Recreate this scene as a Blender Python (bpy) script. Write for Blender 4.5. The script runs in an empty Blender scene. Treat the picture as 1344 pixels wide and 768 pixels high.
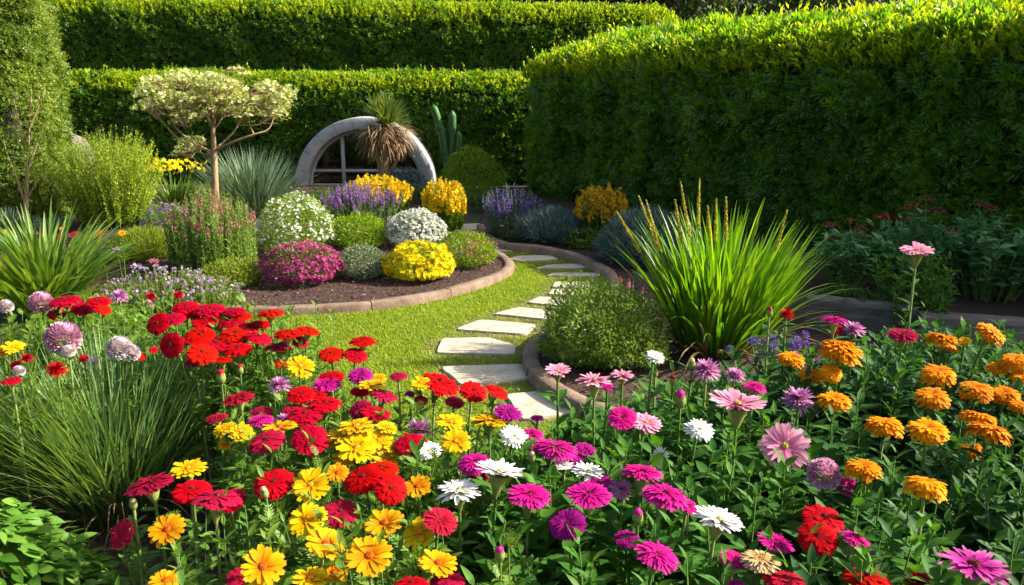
import bpy, math, random
import numpy as np
from mathutils import Vector, Matrix

# ------------------------------------------------------------------ camera, sky, sun, exposure
SC = bpy.context.scene
CAMH, TILT, FPX = 1.6, math.radians(14.7), 1045.0
cam_d = bpy.data.cameras.new("camera"); cam = bpy.data.objects.new("camera", cam_d)
SC.collection.objects.link(cam); SC.camera = cam
cam.location = (0, 0, CAMH); cam.rotation_euler = (math.pi/2 - TILT, 0, 0)
cam_d.sensor_width = 36; cam_d.lens = FPX/1344*36; cam_d.clip_start = .05; cam_d.clip_end = 500

SUN_EL, SUN_AZ = math.radians(32.5), math.radians(85)      # azimuth clockwise from +Y (view direction)
W = bpy.data.worlds.new("World"); SC.world = W; W.use_nodes = True
nt = W.node_tree; bg = nt.nodes["Background"]
sky = nt.nodes.new("ShaderNodeTexSky"); sky.sky_type = 'NISHITA'; sky.sun_disc = False
sky.sun_elevation = SUN_EL; sky.sun_rotation = SUN_AZ; sky.air_density = 1.0; sky.dust_density = 4.0; sky.ozone_density = 0.3
nt.links.new(sky.outputs[0], bg.inputs[0]); bg.inputs[1].default_value = 0.10
sun_d = bpy.data.lights.new("sun", 'SUN'); sun_d.energy = 4.8; sun_d.angle = math.radians(.5); sun_d.color = (1, .93, .80)
sun = bpy.data.objects.new("sun", sun_d); SC.collection.objects.link(sun)
SV = Vector((math.sin(SUN_AZ)*math.cos(SUN_EL), math.cos(SUN_AZ)*math.cos(SUN_EL), math.sin(SUN_EL)))
sun.rotation_euler = SV.to_track_quat('Z', 'Y').to_euler(); sun.location = (20, 6, 20)
vs = SC.view_settings
vs.view_transform = 'Standard'; vs.look = 'None'; vs.gamma = 1; vs.use_curve_mapping = False
vs.exposure = 1.5
cy = SC.cycles
cy.max_bounces = 5; cy.diffuse_bounces = 3; cy.glossy_bounces = 2; cy.transmission_bounces = 3; cy.transparent_max_bounces = 6
cy.caustics_reflective = False; cy.caustics_refractive = False
cy.use_denoising = True; cy.use_adaptive_sampling = True; cy.adaptive_threshold = .02

RNG = np.random.default_rng(11)
random.seed(5)
U = lambda a, b, n=None: RNG.uniform(a, b, n)

# ------------------------------------------------------------------ pixel helpers (photograph is 1344 x 768)
def ray(px, py):
    xc, yc = (px-672)/FPX, (384-py)/FPX
    return Vector((xc, math.cos(TILT)+yc*math.sin(TILT), -math.sin(TILT)+yc*math.cos(TILT)))
def P(px, py, z=0.0):
    d = ray(px, py); t = (z-CAMH)/d.z
    return Vector((d.x*t, d.y*t, z))
def PT(px, py, z=0.0):
    d = ray(px, py); return (z-CAMH)/d.z
def PY(px, py, Y):
    d = ray(px, py); t = Y/d.y
    return Vector((d.x*t, Y, CAMH+d.z*t))

# ------------------------------------------------------------------ numpy geometry
def nrm(a):
    return a/np.maximum(np.linalg.norm(a, axis=-1, keepdims=True), 1e-9)
def rdir(n):
    return nrm(RNG.normal(size=(n, 3)))
def frames(d, up):
    y = nrm(d); z = up-(up*y).sum(-1, keepdims=True)*y; z = nrm(z+1e-6); x = np.cross(y, z)
    return np.stack([x, y, z], -1)
class G:
    def __init__(s): s.V = []; s.F = []; s.n = 0
    def add(s, V, F, mi=0):
        V = np.asarray(V, float).reshape(-1, 3); F = np.asarray(F, np.int64)
        s.V.append(V); s.F.append((F+s.n, mi)); s.n += len(V); return s
    def inst(s, T, pos, R, S, mi=0):
        V, F = T; pos = np.asarray(pos, float); m = len(pos)
        if m == 0: return s
        S = np.asarray(S, float)
        if S.ndim == 0: S = np.full((m, 3), float(S))
        elif S.ndim == 1: S = np.repeat(S[:, None], 3, 1)
        W_ = np.einsum('mij,mnj->mni', R, V[None]*S[:, None, :])+pos[:, None, :]
        FF = F[None]+(np.arange(m)*len(V))[:, None, None]
        return s.add(W_.reshape(-1, 3), FF.reshape(-1, F.shape[1]), mi)
    def build(s, name, mats, parent=None, smooth=False, loc=None):
        me = bpy.data.meshes.new(name)
        V = np.concatenate(s.V) if s.V else np.zeros((0, 3))
        if loc is not None: V = V-np.array(loc)[None]
        me.vertices.add(len(V)); me.vertices.foreach_set("co", V.astype(np.float32).ravel())
        idx = np.concatenate([f.ravel() for f, _ in s.F])
        ln = np.concatenate([np.full(len(f), f.shape[1]) for f, _ in s.F])
        mi = np.concatenate([np.full(len(f), m) for f, m in s.F])
        st = np.concatenate([[0], np.cumsum(ln)[:-1]])
        me.loops.add(len(idx)); me.loops.foreach_set("vertex_index", idx.astype(np.int32))
        me.polygons.add(len(ln)); me.polygons.foreach_set("loop_start", st.astype(np.int32))
        me.polygons.foreach_set("material_index", mi.astype(np.int32))
        if smooth: me.polygons.foreach_set("use_smooth", np.ones(len(ln), bool))
        for m in (mats if isinstance(mats, (list, tuple)) else [mats]): me.materials.append(m)
        me.update(calc_edges=True); me.validate()
        return link(name, me, parent, loc)
def link(name, me, parent=None, loc=None):
    o = bpy.data.objects.new(name, me); SC.collection.objects.link(o)
    if parent is not None: o.parent = parent
    elif loc is not None: o.location = loc
    return o
def thing(name, label, cat, loc, group=None, rz=0):
    o = bpy.data.objects.new(name, None); SC.collection.objects.link(o)
    o.location = loc; o.rotation_euler = (0, 0, rz); o.empty_display_size = .1
    return tag(o, label, cat, group)
def tag(o, label, cat, group=None):
    o['label'] = label; o['category'] = cat
    if group: o['group'] = group
    return o

# templates -----------------------------------------------------
def leaf_t(rows=4, w=.3, fold=.25, droop=.15, peak=.42, ser=0.0):
    """lance leaf along +Y, length 1, face up +Z; three columns with a folded midrib"""
    V = []; F = []
    for i in range(rows+1):
        s = i/rows
        if s <= peak: ww = math.sin(math.pi/2*s/peak)**.8
        else: ww = math.cos(math.pi/2*(s-peak)/(1-peak))**.9
        ww = max(ww, .04)*w/2*(1+(ser if i % 2 else -ser))
        z = -droop*s*s+.05*s
        V += [(-ww, s, z+fold*ww), (0, s, z), (ww, s, z+fold*ww)]
    for i in range(rows):
        a = 3*i
        F += [(a, a+1, a+4, a+3), (a+1, a+2, a+5, a+4)]
    return np.array(V, float), np.array(F)
LEAF2 = (np.array([(0, 0, 0), (.2, .45, .07), (0, 1, -.08), (-.2, .45, .07), (0, .48, 0)], float),
         np.array([(0, 1, 4), (4, 1, 2), (0, 4, 3), (4, 2, 3)]))
LEAF1 = (np.array([(0, 0, 0), (.22, .5, .04), (0, 1, -.05), (-.22, .5, .04)], float), np.array([(0, 1, 2), (0, 2, 3)]))
NEEDLE = (np.array([(-.07, 0, 0), (.07, 0, 0), (.05, .6, .03), (0, 1, 0)], float), np.array([(0, 1, 2), (0, 2, 3)]))
LANCE = leaf_t(5, .33, .3, .22, .38)
BROAD = leaf_t(5, .52, .25, .25, .42)
ROUND = leaf_t(5, .72, .22, .3, .42)
TOOTH = leaf_t(6, .42, .3, .2, .45, .16)
def star(n, w=.8, cup=.25):
    V = [(0, 0, 0)]; F = []
    for k in range(n):
        a = 2*math.pi*k/n; da = math.pi/n*w
        for (r, b, z) in ((.62, -da, cup*.4), (1, 0, cup), (.62, da, cup*.4)):
            V.append((r*math.cos(a+b), r*math.sin(a+b), z))
        i = 1+3*k
        F += [(0, i, i+1), (0, i+1, i+2)]
    return np.array(V, float), np.array(F)
STAR5 = star(5); STAR4 = star(4, 1.0, .3); STAR8 = star(8, .8, .2); STAR12 = star(12, .9, .15)
BLOB_T = None
def feather_t(n=5):
    """a pinnate leaf: rachis with thin paired leaflets"""
    Vs = []; Fs = []; k = 0
    base = leaf_t(2, .3, .1, .1, .45)
    def put(o, ang, L):
        nonlocal k
        c, s_ = math.cos(ang), math.sin(ang)
        V = base[0]*L; V = np.stack([V[:, 0]*c+V[:, 1]*s_, -V[:, 0]*s_+V[:, 1]*c, V[:, 2]], 1)+np.array(o)
        Vs.append(V); Fs.append(base[1]+k); k += len(V)
    for i in range(n):
        y = .12+.68*i/(n-1); L = .42*(1-.45*abs(i/(n-1)-.35))
        put((0, y, -.12*y*y), .85, L); put((0, y, -.12*y*y), -.85, L)
    put((0, .72, -.07), 0, .36); put((0, .0, 0), 0, .85)
    return np.concatenate(Vs), np.concatenate(Fs)
FEATHER = feather_t()
def spray_t(k=7, w=.34):
    """a short twig tip carrying leaves on both sides, pointing along +Y"""
    Vs = []; Fs = []; n = 0; b = leaf_t(2, w, .3, .2, .42)
    for i in range(k):
        y = .62*i/(k-1); L = .52*(1-.35*i/(k-1)); ang = (.85-.5*i/(k-1))*(1 if i % 2 else -1)*(0 if i == k-1 else 1); up = .28*math.cos(i*2.1)
        V = b[0]*np.array([L, L, L]); c, s_ = math.cos(ang), math.sin(ang)
        V = np.stack([V[:, 0]*c+V[:, 1]*s_, -V[:, 0]*s_+V[:, 1]*c, V[:, 2]+up*V[:, 1]], 1)+np.array((0, y, .04*math.sin(i*1.7)))
        Vs.append(V); Fs.append(b[1]+n); n += len(V)
    return np.concatenate(Vs), np.concatenate(Fs)
SPRAY = spray_t(); SPRAY5 = spray_t(5, .42)

def tube(g, pts, radii, sides=6, mi=0, cap=True):
    pts = np.asarray(pts, float); n = len(pts); radii = np.broadcast_to(np.asarray(radii, float), (n,))
    t = nrm(np.gradient(pts, axis=0)); ref = np.array([.31, .93, .17]) if abs(t[0][2]) > .5 else np.array([.1, .2, .97])
    x = nrm(np.cross(t, ref[None])); y = np.cross(t, x)
    a = np.arange(sides)*2*math.pi/sides
    V = pts[:, None]+radii[:, None, None]*(np.cos(a)[None, :, None]*x[:, None]+np.sin(a)[None, :, None]*y[:, None])
    F = []
    for i in range(n-1):
        for k in range(sides):
            k2 = (k+1) % sides
            F.append((i*sides+k, i*sides+k2, (i+1)*sides+k2, (i+1)*sides+k))
    g.add(V.reshape(-1, 3), F, mi)
    if cap:
        g.add(V[-1], [tuple(range(sides))], mi)
    return g
def lathe(g, prof, n=14, mi=0, center=(0, 0, 0), lob=0, lobn=8):
    prof = np.asarray(prof, float); m = len(prof)
    a = np.arange(n)*2*math.pi/n
    r = prof[:, 0][:, None]*(1+lob*np.cos(a*lobn))[None]
    V = np.stack([r*np.cos(a), r*np.sin(a), np.repeat(prof[:, 1][:, None], n, 1)], -1)+np.array(center)
    i, k = np.meshgrid(np.arange(m-1), np.arange(n), indexing='ij'); k2 = (k+1) % n
    F = np.stack([i*n+k, i*n+k2, (i+1)*n+k2, (i+1)*n+k], -1).reshape(-1, 4)
    return g.add(V.reshape(-1, 3), F, mi)
def box(g, c, s, mi=0, rz=0, bev=0.0):
    x, y, z = [q/2 for q in s]; b = bev
    if b <= 0:
        V = np.array([(sx*x, sy*y, sz*z) for sz in (-1, 1) for sy in (-1, 1) for sx in (-1, 1)], float)
        F = [(0, 2, 3, 1), (4, 5, 7, 6), (0, 1, 5, 4), (2, 6, 7, 3), (0, 4, 6, 2), (1, 3, 7, 5)]
        Q = V
    else:
        bm_ = []; 
        def ring(zz, ins):
            xx, yy = x-ins, y-ins
            return [(-xx+b, -yy, zz), (xx-b, -yy, zz), (xx, -yy+b, zz), (xx, yy-b, zz), (xx-b, yy, zz), (-xx+b, yy, zz), (-xx, yy-b, zz), (-xx, -yy+b, zz)]
        Q = np.array(ring(-z, b)+ring(-z+b, 0)+ring(z-b, 0)+ring(z, b), float); F = []
        for r in range(3):
            for k in range(8): F.append((r*8+k, r*8+(k+1) % 8, r*8+8+(k+1) % 8, r*8+8+k))
        c_, s_ = math.cos(rz), math.sin(rz)
        Q2 = np.stack([Q[:, 0]*c_-Q[:, 1]*s_, Q[:, 0]*s_+Q[:, 1]*c_, Q[:, 2]], 1)+np.array(c)
        g.add(Q2, F, mi); g.add(Q2[24:], [tuple(range(8))], mi); g.add(Q2[:8], [tuple(range(7, -1, -1))], mi)
        return g
    c_, s_ = math.cos(rz), math.sin(rz)
    Q = np.stack([Q[:, 0]*c_-Q[:, 1]*s_, Q[:, 0]*s_+Q[:, 1]*c_, Q[:, 2]], 1)+np.array(c)
    return g.add(Q, F, mi)
def strips(g, base, az, tilt, bend, L, Wd, nseg=5, mi=0, fold=0.0, belly=.35, twist=None):
    """curved tapering blades; angle from the vertical grows from tilt to tilt+bend"""
    M = len(base); s = np.linspace(0, 1, nseg+1)
    th = tilt[:, None]+bend[:, None]*s[None]**1.5
    ds = (L/nseg)[:, None]
    out = np.concatenate([np.zeros((M, 1)), np.cumsum(np.sin(th[:, :-1])*ds, 1)], 1)
    up = np.concatenate([np.zeros((M, 1)), np.cumsum(np.cos(th[:, :-1])*ds, 1)], 1)
    h = np.stack([np.cos(az), np.sin(az), np.zeros(M)], 1)
    tw = RNG.normal(0, .35, M) if twist is None else twist
    sd = np.stack([-np.sin(az+tw), np.cos(az+tw), np.zeros(M)], 1)
    C = base[:, None]+out[..., None]*h[:, None]+up[..., None]*np.array([0, 0, 1.])
    prof = np.where(s < belly, .55+.45*s/belly, np.cos((s-belly)/(1-belly)*math.pi/2)**.8); prof[-1] = .03
    w = Wd[:, None]*prof[None]/2
    A = C-w[..., None]*sd[:, None]; B = C+w[..., None]*sd[:, None]
    if fold:
        nvec = np.stack([-np.cos(th)*h[:, None, 0], -np.cos(th)*h[:, None, 1], np.sin(th)], -1)
        A = A+nvec*(w*fold)[..., None]; B = B+nvec*(w*fold)[..., None]
        V = np.stack([A, C, B], 2); nc = 3
    else:
        V = np.stack([A, B], 2); nc = 2
    V = V.reshape(M, -1, 3); F = []
    for i in range(nseg):
        for c in range(nc-1):
            F.append((i*nc+c, i*nc+c+1, (i+1)*nc+c+1, (i+1)*nc+c))
    F = np.array(F)[None]+(np.arange(M)*V.shape[1])[:, None, None]
    return g.add(V.reshape(-1, 3), F.reshape(-1, 4), mi)
def inpoly(pts, poly):
    x, y = pts[:, 0], pts[:, 1]; r = np.zeros(len(pts), bool); n = len(poly)
    for i in range(n):
        x1, y1 = poly[i][0], poly[i][1]; x2, y2 = poly[(i+1) % n][0], poly[(i+1) % n][1]
        c = ((y1 > y) != (y2 > y)) & (x < (x2-x1)*(y-y1)/((y2-y1) or 1e-12)+x1); r ^= c
    return r
def dseg(pts, poly, closed=True):
    d = np.full(len(pts), 1e9); n = len(poly)
    for i in range(n if closed else n-1):
        a = np.array(poly[i][:2]); b = np.array(poly[(i+1) % n][:2]); ab = b-a
        t = np.clip(((pts[:, :2]-a)@ab)/max(ab@ab, 1e-12), 0, 1)
        d = np.minimum(d, np.linalg.norm(pts[:, :2]-(a+t[:, None]*ab), axis=1))
    return d
def smooth_line(pts, n=8):
    p = [np.array(q, float) for q in pts]; p = [2*p[0]-p[1]]+p+[2*p[-1]-p[-2]]; out = []
    for i in range(1, len(p)-2):
        for k in range(n):
            t = k/n
            out.append(.5*((2*p[i])+(-p[i-1]+p[i+1])*t+(2*p[i-1]-5*p[i]+4*p[i+1]-p[i+2])*t*t+(-p[i-1]+3*p[i]-3*p[i+1]+p[i+2])*t**3))
    out.append(p[-2]); return out
def lump(p, f=3.0, seed=0):
    r = np.random.default_rng(seed); s = 0
    for k in range(6):
        d = r.normal(size=3)*f*(1+.5*k); s = s+np.sin(p@d+r.uniform(0, 6.28))/(1+.5*k)
    return s/3.0

# ------------------------------------------------------------------ materials
def new_mat(name):
    m = bpy.data.materials.new(name); m.use_nodes = True; n = m.node_tree.nodes; n.clear()
    return m, n, m.node_tree.links
def ramp(n, cols, pos=None, interp='LINEAR'):
    r = n.new("ShaderNodeValToRGB"); r.color_ramp.interpolation = interp; e = r.color_ramp.elements
    k = len(cols); pos = pos or [i/max(k-1, 1) for i in range(k)]
    while len(e) < k: e.new(.5)
    for i in range(k): e[i].position = pos[i]; e[i].color = (*cols[i], 1)
    return r
def leaf_mat(name, cols, trans=.4, rough=.45, spec=.35, tc=(1.7, 1.45, .45), clump=0.0, cf=2.5):
    m, n, l = new_mat(name)
    geo = n.new("ShaderNodeNewGeometry"); out = n.new("ShaderNodeOutputMaterial")
    fac = geo.outputs['Random Per Island']
    if clump:
        tx = n.new("ShaderNodeTexCoord"); no = n.new("ShaderNodeTexNoise"); no.inputs['Scale'].default_value = cf
        l.new(tx.outputs['Object'], no.inputs['Vector'])
        mx = n.new("ShaderNodeMix"); mx.inputs[0].default_value = clump
        mp = n.new("ShaderNodeMapRange"); mp.inputs[1].default_value = .3; mp.inputs[2].default_value = .7
        l.new(no.outputs[0], mp.inputs[0]); l.new(fac, mx.inputs[2]); l.new(mp.outputs[0], mx.inputs[3]); fac = mx.outputs[0]
    r1 = ramp(n, cols); r2 = ramp(n, [tuple(min(1, c[i]*tc[i]+(.006 if i < 2 else 0)) for i in range(3)) for c in cols])
    l.new(fac, r1.inputs[0]); l.new(fac, r2.inputs[0])
    pb = n.new("ShaderNodeBsdfPrincipled"); pb.inputs['Roughness'].default_value = rough; pb.inputs['Specular IOR Level'].default_value = spec
    tr = n.new("ShaderNodeBsdfTranslucent"); ms = n.new("ShaderNodeMixShader"); ms.inputs[0].default_value = trans
    l.new(r1.outputs[0], pb.inputs['Base Color']); l.new(r2.outputs[0], tr.inputs[0])
    l.new(pb.outputs[0], ms.inputs[1]); l.new(tr.outputs[0], ms.inputs[2]); l.new(ms.outputs[0], out.inputs[0])
    return m
def petal_mat(name, cols, pos=None, trans=.3, var=.18, rough=.6, streak=.25, hv_=.006):
    """colour runs from the flower's centre to the petal tips; each petal varies a little"""
    m, n, l = new_mat(name); out = n.new("ShaderNodeOutputMaterial")
    tx = n.new("ShaderNodeTexCoord"); ln = n.new("ShaderNodeVectorMath"); ln.operation = 'LENGTH'
    l.new(tx.outputs['Object'], ln.inputs[0])
    cols = [tuple(q*.78 for q in c) for c in cols]
    r = ramp(n, cols, pos); l.new(ln.outputs['Value'], r.inputs[0])
    geo = n.new("ShaderNodeNewGeometry"); oi = n.new("ShaderNodeObjectInfo")
    hv = n.new("ShaderNodeHueSaturation")
    mp = n.new("ShaderNodeMapRange"); mp.inputs[3].default_value = 1-var; mp.inputs[4].default_value = 1+var
    l.new(geo.outputs['Random Per Island'], mp.inputs[0])
    mpv = n.new("ShaderNodeMapRange"); mpv.inputs[3].default_value = .86; mpv.inputs[4].default_value = 1.06; l.new(oi.outputs['Random'], mpv.inputs[0])
    mp2 = n.new("ShaderNodeMapRange"); mp2.inputs[3].default_value = .5-hv_; mp2.inputs[4].default_value = .5+hv_
    l.new(oi.outputs['Random'], mp2.inputs[0])
    # fine veins radiating along the petals
    sx = n.new("ShaderNodeSeparateXYZ"); l.new(tx.outputs['Object'], sx.inputs[0])
    at = n.new("ShaderNodeMath"); at.operation = 'ARCTAN2'; l.new(sx.outputs[1], at.inputs[0]); l.new(sx.outputs[0], at.inputs[1])
    no = n.new("ShaderNodeTexNoise"); no.noise_dimensions = '1D'; no.inputs['Scale'].default_value = 22; l.new(at.outputs[0], no.inputs['W'])
    mp3 = n.new("ShaderNodeMapRange"); mp3.inputs[1].default_value = .3; mp3.inputs[2].default_value = .7
    mp3.inputs[3].default_value = 1-streak; mp3.inputs[4].default_value = 1+streak*.5; l.new(no.outputs[0], mp3.inputs[0])
    mu = n.new("ShaderNodeMath"); mu.operation = 'MULTIPLY'; l.new(mp.outputs[0], mu.inputs[0]); l.new(mp3.outputs[0], mu.inputs[1])
    mu2 = n.new("ShaderNodeMath"); mu2.operation = 'MULTIPLY'; l.new(mu.outputs[0], mu2.inputs[0]); l.new(mpv.outputs[0], mu2.inputs[1]); mu = mu2
    l.new(mu.outputs[0], hv.inputs['Value']); l.new(mp2.outputs[0], hv.inputs['Hue']); l.new(r.outputs[0], hv.inputs['Color'])
    pb = n.new("ShaderNodeBsdfPrincipled"); pb.inputs['Roughness'].default_value = rough; pb.inputs['Specular IOR Level'].default_value = .06
    tr = n.new("ShaderNodeBsdfTranslucent"); ms = n.new("ShaderNodeMixShader"); ms.inputs[0].default_value = trans
    l.new(hv.outputs[0], pb.inputs['Base Color']); l.new(hv.outputs[0], tr.inputs[0])
    l.new(pb.outputs[0], ms.inputs[1]); l.new(tr.outputs[0], ms.inputs[2]); l.new(ms.outputs[0], out.inputs[0])
    return m
def solid_mat(name, cols, scale=6, rough=.8, bump=.0, bscale=40, spec=.3, detail=6, coord='Object', stretch=None):
    m, n, l = new_mat(name); out = n.new("ShaderNodeOutputMaterial"); pb = n.new("ShaderNodeBsdfPrincipled")
    tx = n.new("ShaderNodeTexCoord"); v = tx.outputs[coord]
    if stretch:
        mpn = n.new("ShaderNodeMapping"); mpn.inputs['Scale'].default_value = stretch; l.new(v, mpn.inputs[0]); v = mpn.outputs[0]
    no = n.new("ShaderNodeTexNoise"); no.inputs['Scale'].default_value = scale; no.inputs['Detail'].default_value = detail
    no.inputs['Roughness'].default_value = .65; l.new(v, no.inputs['Vector'])
    k = len(cols); r = ramp(n, cols, [.3+.4*i/max(k-1, 1) for i in range(k)]); l.new(no.outputs[0], r.inputs[0])
    l.new(r.outputs[0], pb.inputs['Base Color']); pb.inputs['Roughness'].default_value = rough; pb.inputs['Specular IOR Level'].default_value = spec
    if bump:
        n2 = n.new("ShaderNodeTexNoise"); n2.inputs['Scale'].default_value = bscale; n2.inputs['Detail'].default_value = 8; l.new(v, n2.inputs['Vector'])
        b = n.new("ShaderNodeBump"); b.inputs['Strength'].default_value = bump; b.inputs['Distance'].default_value = .01
        l.new(n2.outputs[0], b.inputs['Height']); l.new(b.outputs[0], pb.inputs['Normal'])
    l.new(pb.outputs[0], out.inputs[0]); return m

M = {}
M['soil'] = solid_mat('soil', [(.035, .024, .016), (.07, .048, .03), (.12, .085, .055)], 30, .95, .8, 60)
M['ground'] = solid_mat('garden_ground', [(.03, .035, .012), (.05, .055, .02)], 3, .95, .4, 30)
M['thatch'] = solid_mat('lawn_thatch', [(.06, .075, .018), (.12, .11, .04), (.22, .16, .075)], 5, .95, .5, 90)
M['mulch'] = solid_mat('mulch_base', [(.03, .016, .012), (.07, .038, .028)], 40, .95, .9, 70)
M['chips'] = leaf_mat('mulch_chips', [(.035, .017, .013), (.07, .035, .027), (.11, .06, .047), (.17, .105, .085)], 0, .85, .2)
M['stone'] = solid_mat('paving_stone', [(.20, .17, .115), (.37, .325, .245), (.43, .38, .295), (.47, .42, .335)], 9, .75, .35, 55)
M['kerb'] = solid_mat('edging_brick', [(.12, .075, .05), (.19, .13, .09), (.26, .19, .14)], 7, .85, .5, 60)
M['timber'] = solid_mat('old_timber', [(.06, .05, .045), (.11, .095, .085), (.17, .15, .135)], 4, .85, .6, 25, stretch=(1, 12, 12))
M['bark'] = solid_mat('bark', [(.10, .065, .035), (.19, .125, .07), (.27, .19, .11)], 12, .9, .7, 40, stretch=(1, 1, .35))
M['bark2'] = solid_mat('pale_bark', [(.17, .11, .06), (.28, .19, .10), (.36, .26, .15)], 10, .9, .6, 40, stretch=(1, 1, .3))
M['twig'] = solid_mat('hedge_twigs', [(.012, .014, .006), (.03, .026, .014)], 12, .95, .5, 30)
M['concrete'] = solid_mat('arch_concrete', [(.25, .25, .25), (.37, .37, .37), (.44, .44, .44)], 5, .8, .3, 30)
M['frame'] = solid_mat('window_frame_paint', [(.42, .37, .35), (.50, .45, .43)], 6, .5, .1, 30)
M['board'] = solid_mat('interior_boards', [(.10, .05, .03), (.16, .09, .05)], 4, .7, .2, 20, stretch=(8, 1, 1))
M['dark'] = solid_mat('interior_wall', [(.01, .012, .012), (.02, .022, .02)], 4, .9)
M['boulder'] = solid_mat('boulder', [(.09, .075, .065), (.16, .13, .11), (.22, .19, .16)], 5, .9, .8, 18)
M['stem'] = solid_mat('green_stem', [(.07, .13, .025), (.11, .19, .04)], 20, .55)
M['stemy'] = solid_mat('pale_stem', [(.16, .21, .06), (.24, .28, .09)], 20, .55)
M['calyx'] = solid_mat('calyx', [(.14, .19, .04), (.24, .27, .07)], 3, .55)
M['cactus'] = solid_mat('cactus_skin', [(.03, .10, .025), (.06, .16, .04)], 8, .5, .2, 40)
def glass_mat():
    m, n, l = new_mat('window_glass'); out = n.new("ShaderNodeOutputMaterial")
    g1 = n.new("ShaderNodeBsdfGlossy"); g1.inputs['Roughness'].default_value = .02; t = n.new("ShaderNodeBsdfTransparent")
    t.inputs[0].default_value = (.75, .8, .78, 1)
    f = n.new("ShaderNodeFresnel"); f.inputs[0].default_value = 1.7; ms = n.new("ShaderNodeMixShader")
    l.new(f.outputs[0], ms.inputs[0]); l.new(t.outputs[0], ms.inputs[1]); l.new(g1.outputs[0], ms.inputs[2]); l.new(ms.outputs[0], out.inputs[0])
    return m
M['glass'] = glass_mat()
GREEN = lambda *a, **k: leaf_mat(*a, **k)
M['hedge'] = GREEN('hedge_leaves', [(.022, .085, .010), (.05, .15, .014), (.085, .20, .016), (.15, .24, .02)], .5, .34, .5, (3.0, 2.3, .25), .35, 1.2)
M['shoots'] = GREEN('sunlit_new_hedge_shoots', [(.12, .25, .010), (.28, .40, .012), (.46, .52, .018)], .55, .5, .2, (1.5, 1.3, .4))  # young growth, with the sunlit glow of the hedge tops mixed into its yellow
M['hedge_back'] = GREEN('back_hedge_leaves', [(.02, .08, .009), (.045, .14, .013), (.085, .19, .016), (.13, .22, .02)], .48, .5, .25, (3.0, 2.2, .3), .35, .9)
M['column'] = GREEN('column_leaves', [(.05, .11, .010), (.12, .19, .016), (.22, .28, .03)], .35, .5, .3, (1.6, 1.4, .4), .5, 1.5)
M['tree'] = GREEN('tree_leaves', [(.02, .045, .012), (.045, .08, .02), (.09, .12, .03)], .3, .5, .3, (1.4, 1.3, .5), .5, .6)
M['grass'] = GREEN('lawn_blades', [(.16, .27, .014), (.21, .32, .016), (.27, .36, .02), (.33, .38, .035)], .4, .55, .2, (1.4, 1.3, .4), .3, 1.2)
M['feather'] = GREEN('feather_leaves', [(.09, .15, .014), (.16, .22, .02), (.25, .30, .03)], .4, .55, .2, (1.5, 1.35, .4), .4, 3)
M['straw'] = GREEN('strap_leaves', [(.06, .15, .02), (.11, .22, .03), (.18, .28, .04)], .4, .4, .4)
M['iris'] = GREEN('iris_leaves', [(.045, .16, .010), (.085, .23, .012), (.16, .32, .018)], .5, .4, .4, (1.9, 1.5, .3))
M['blue'] = GREEN('blue_green_blades', [(.07, .13, .08), (.11, .18, .11), (.16, .22, .13)], .3, .5, .3, (1.2, 1.3, .7))
M['ograss'] = GREEN('ornamental_grass', [(.08, .18, .06), (.13, .26, .085), (.19, .33, .11), (.28, .40, .14)], .35, .45, .35)
M['lime'] = GREEN('lime_leaves', [(.09, .19, .006), (.15, .26, .008), (.22, .32, .014)], .35, .5, .25)
M['mid'] = GREEN('mid_green_leaves', [(.05, .12, .016), (.09, .18, .024), (.15, .24, .035)], .35, .5, .3, clump=.3)
M['grey'] = GREEN('grey_green_leaves', [(.10, .14, .07), (.16, .21, .11), (.23, .28, .16)], .25, .6, .2, (1.2, 1.2, .7))
M['bluegrey'] = GREEN('blue_grey_leaves', [(.06, .11, .10), (.10, .16, .145), (.15, .21, .19)], .25, .6, .2, (1.1, 1.2, .9))
M['sedum'] = GREEN('dark_leaves', [(.075, .22, .065), (.13, .30, .10), (.20, .38, .15)], .3, .45, .4, (1.3, 1.4, .7))
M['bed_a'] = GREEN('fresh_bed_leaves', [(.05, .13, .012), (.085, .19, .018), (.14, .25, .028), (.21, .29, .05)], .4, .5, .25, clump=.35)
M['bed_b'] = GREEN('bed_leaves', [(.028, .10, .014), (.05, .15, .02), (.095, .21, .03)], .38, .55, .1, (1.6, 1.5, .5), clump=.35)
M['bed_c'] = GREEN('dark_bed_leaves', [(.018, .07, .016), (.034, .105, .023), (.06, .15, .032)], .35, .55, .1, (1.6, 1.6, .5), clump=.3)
M['bush'] = GREEN('bush_leaves', [(.11, .20, .03), (.18, .29, .045), (.27, .38, .07)], .35, .5, .3, clump=.3)
M['plume'] = GREEN('feathery_plume_leaves', [(.20, .30, .014), (.32, .42, .02), (.44, .50, .035)], .5, .55, .2, (1.3, 1.2, .4))
M['hosta'] = GREEN('hosta_leaves', [(.05, .14, .012), (.085, .20, .02), (.14, .27, .035)], .35, .5, .2)
M['dead'] = GREEN('dead_leaves', [(.16, .10, .05), (.26, .17, .09), (.36, .26, .15)], .25, .8, .1, (1.1, 1, .8))
M['spiky'] = GREEN('cordyline_leaves', [(.06, .12, .03), (.11, .18, .04), (.18, .24, .06)], .35, .45, .35)
def blos(name, cols, tr=.3): M[name] = leaf_mat(name, [tuple(q*.82 for q in c) for c in cols], tr, .6, .15, (1.05, 1.05, 1.0))
blos('white_bloom', [(.62, .63, .50), (.75, .75, .66), (.8, .8, .74)])
blos('cream_bloom', [(.40, .50, .10), (.64, .68, .22), (.82, .82, .42)])
blos('magenta_bloom', [(.33, .012, .13), (.48, .025, .21), (.62, .07, .32)])
blos('yellow_bloom', [(.86, .58, .003), (.95, .74, .004), (.98, .84, .015)])
blos('gold_bloom', [(.80, .46, .003), (.92, .60, .004), (.96, .72, .012)])
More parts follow.
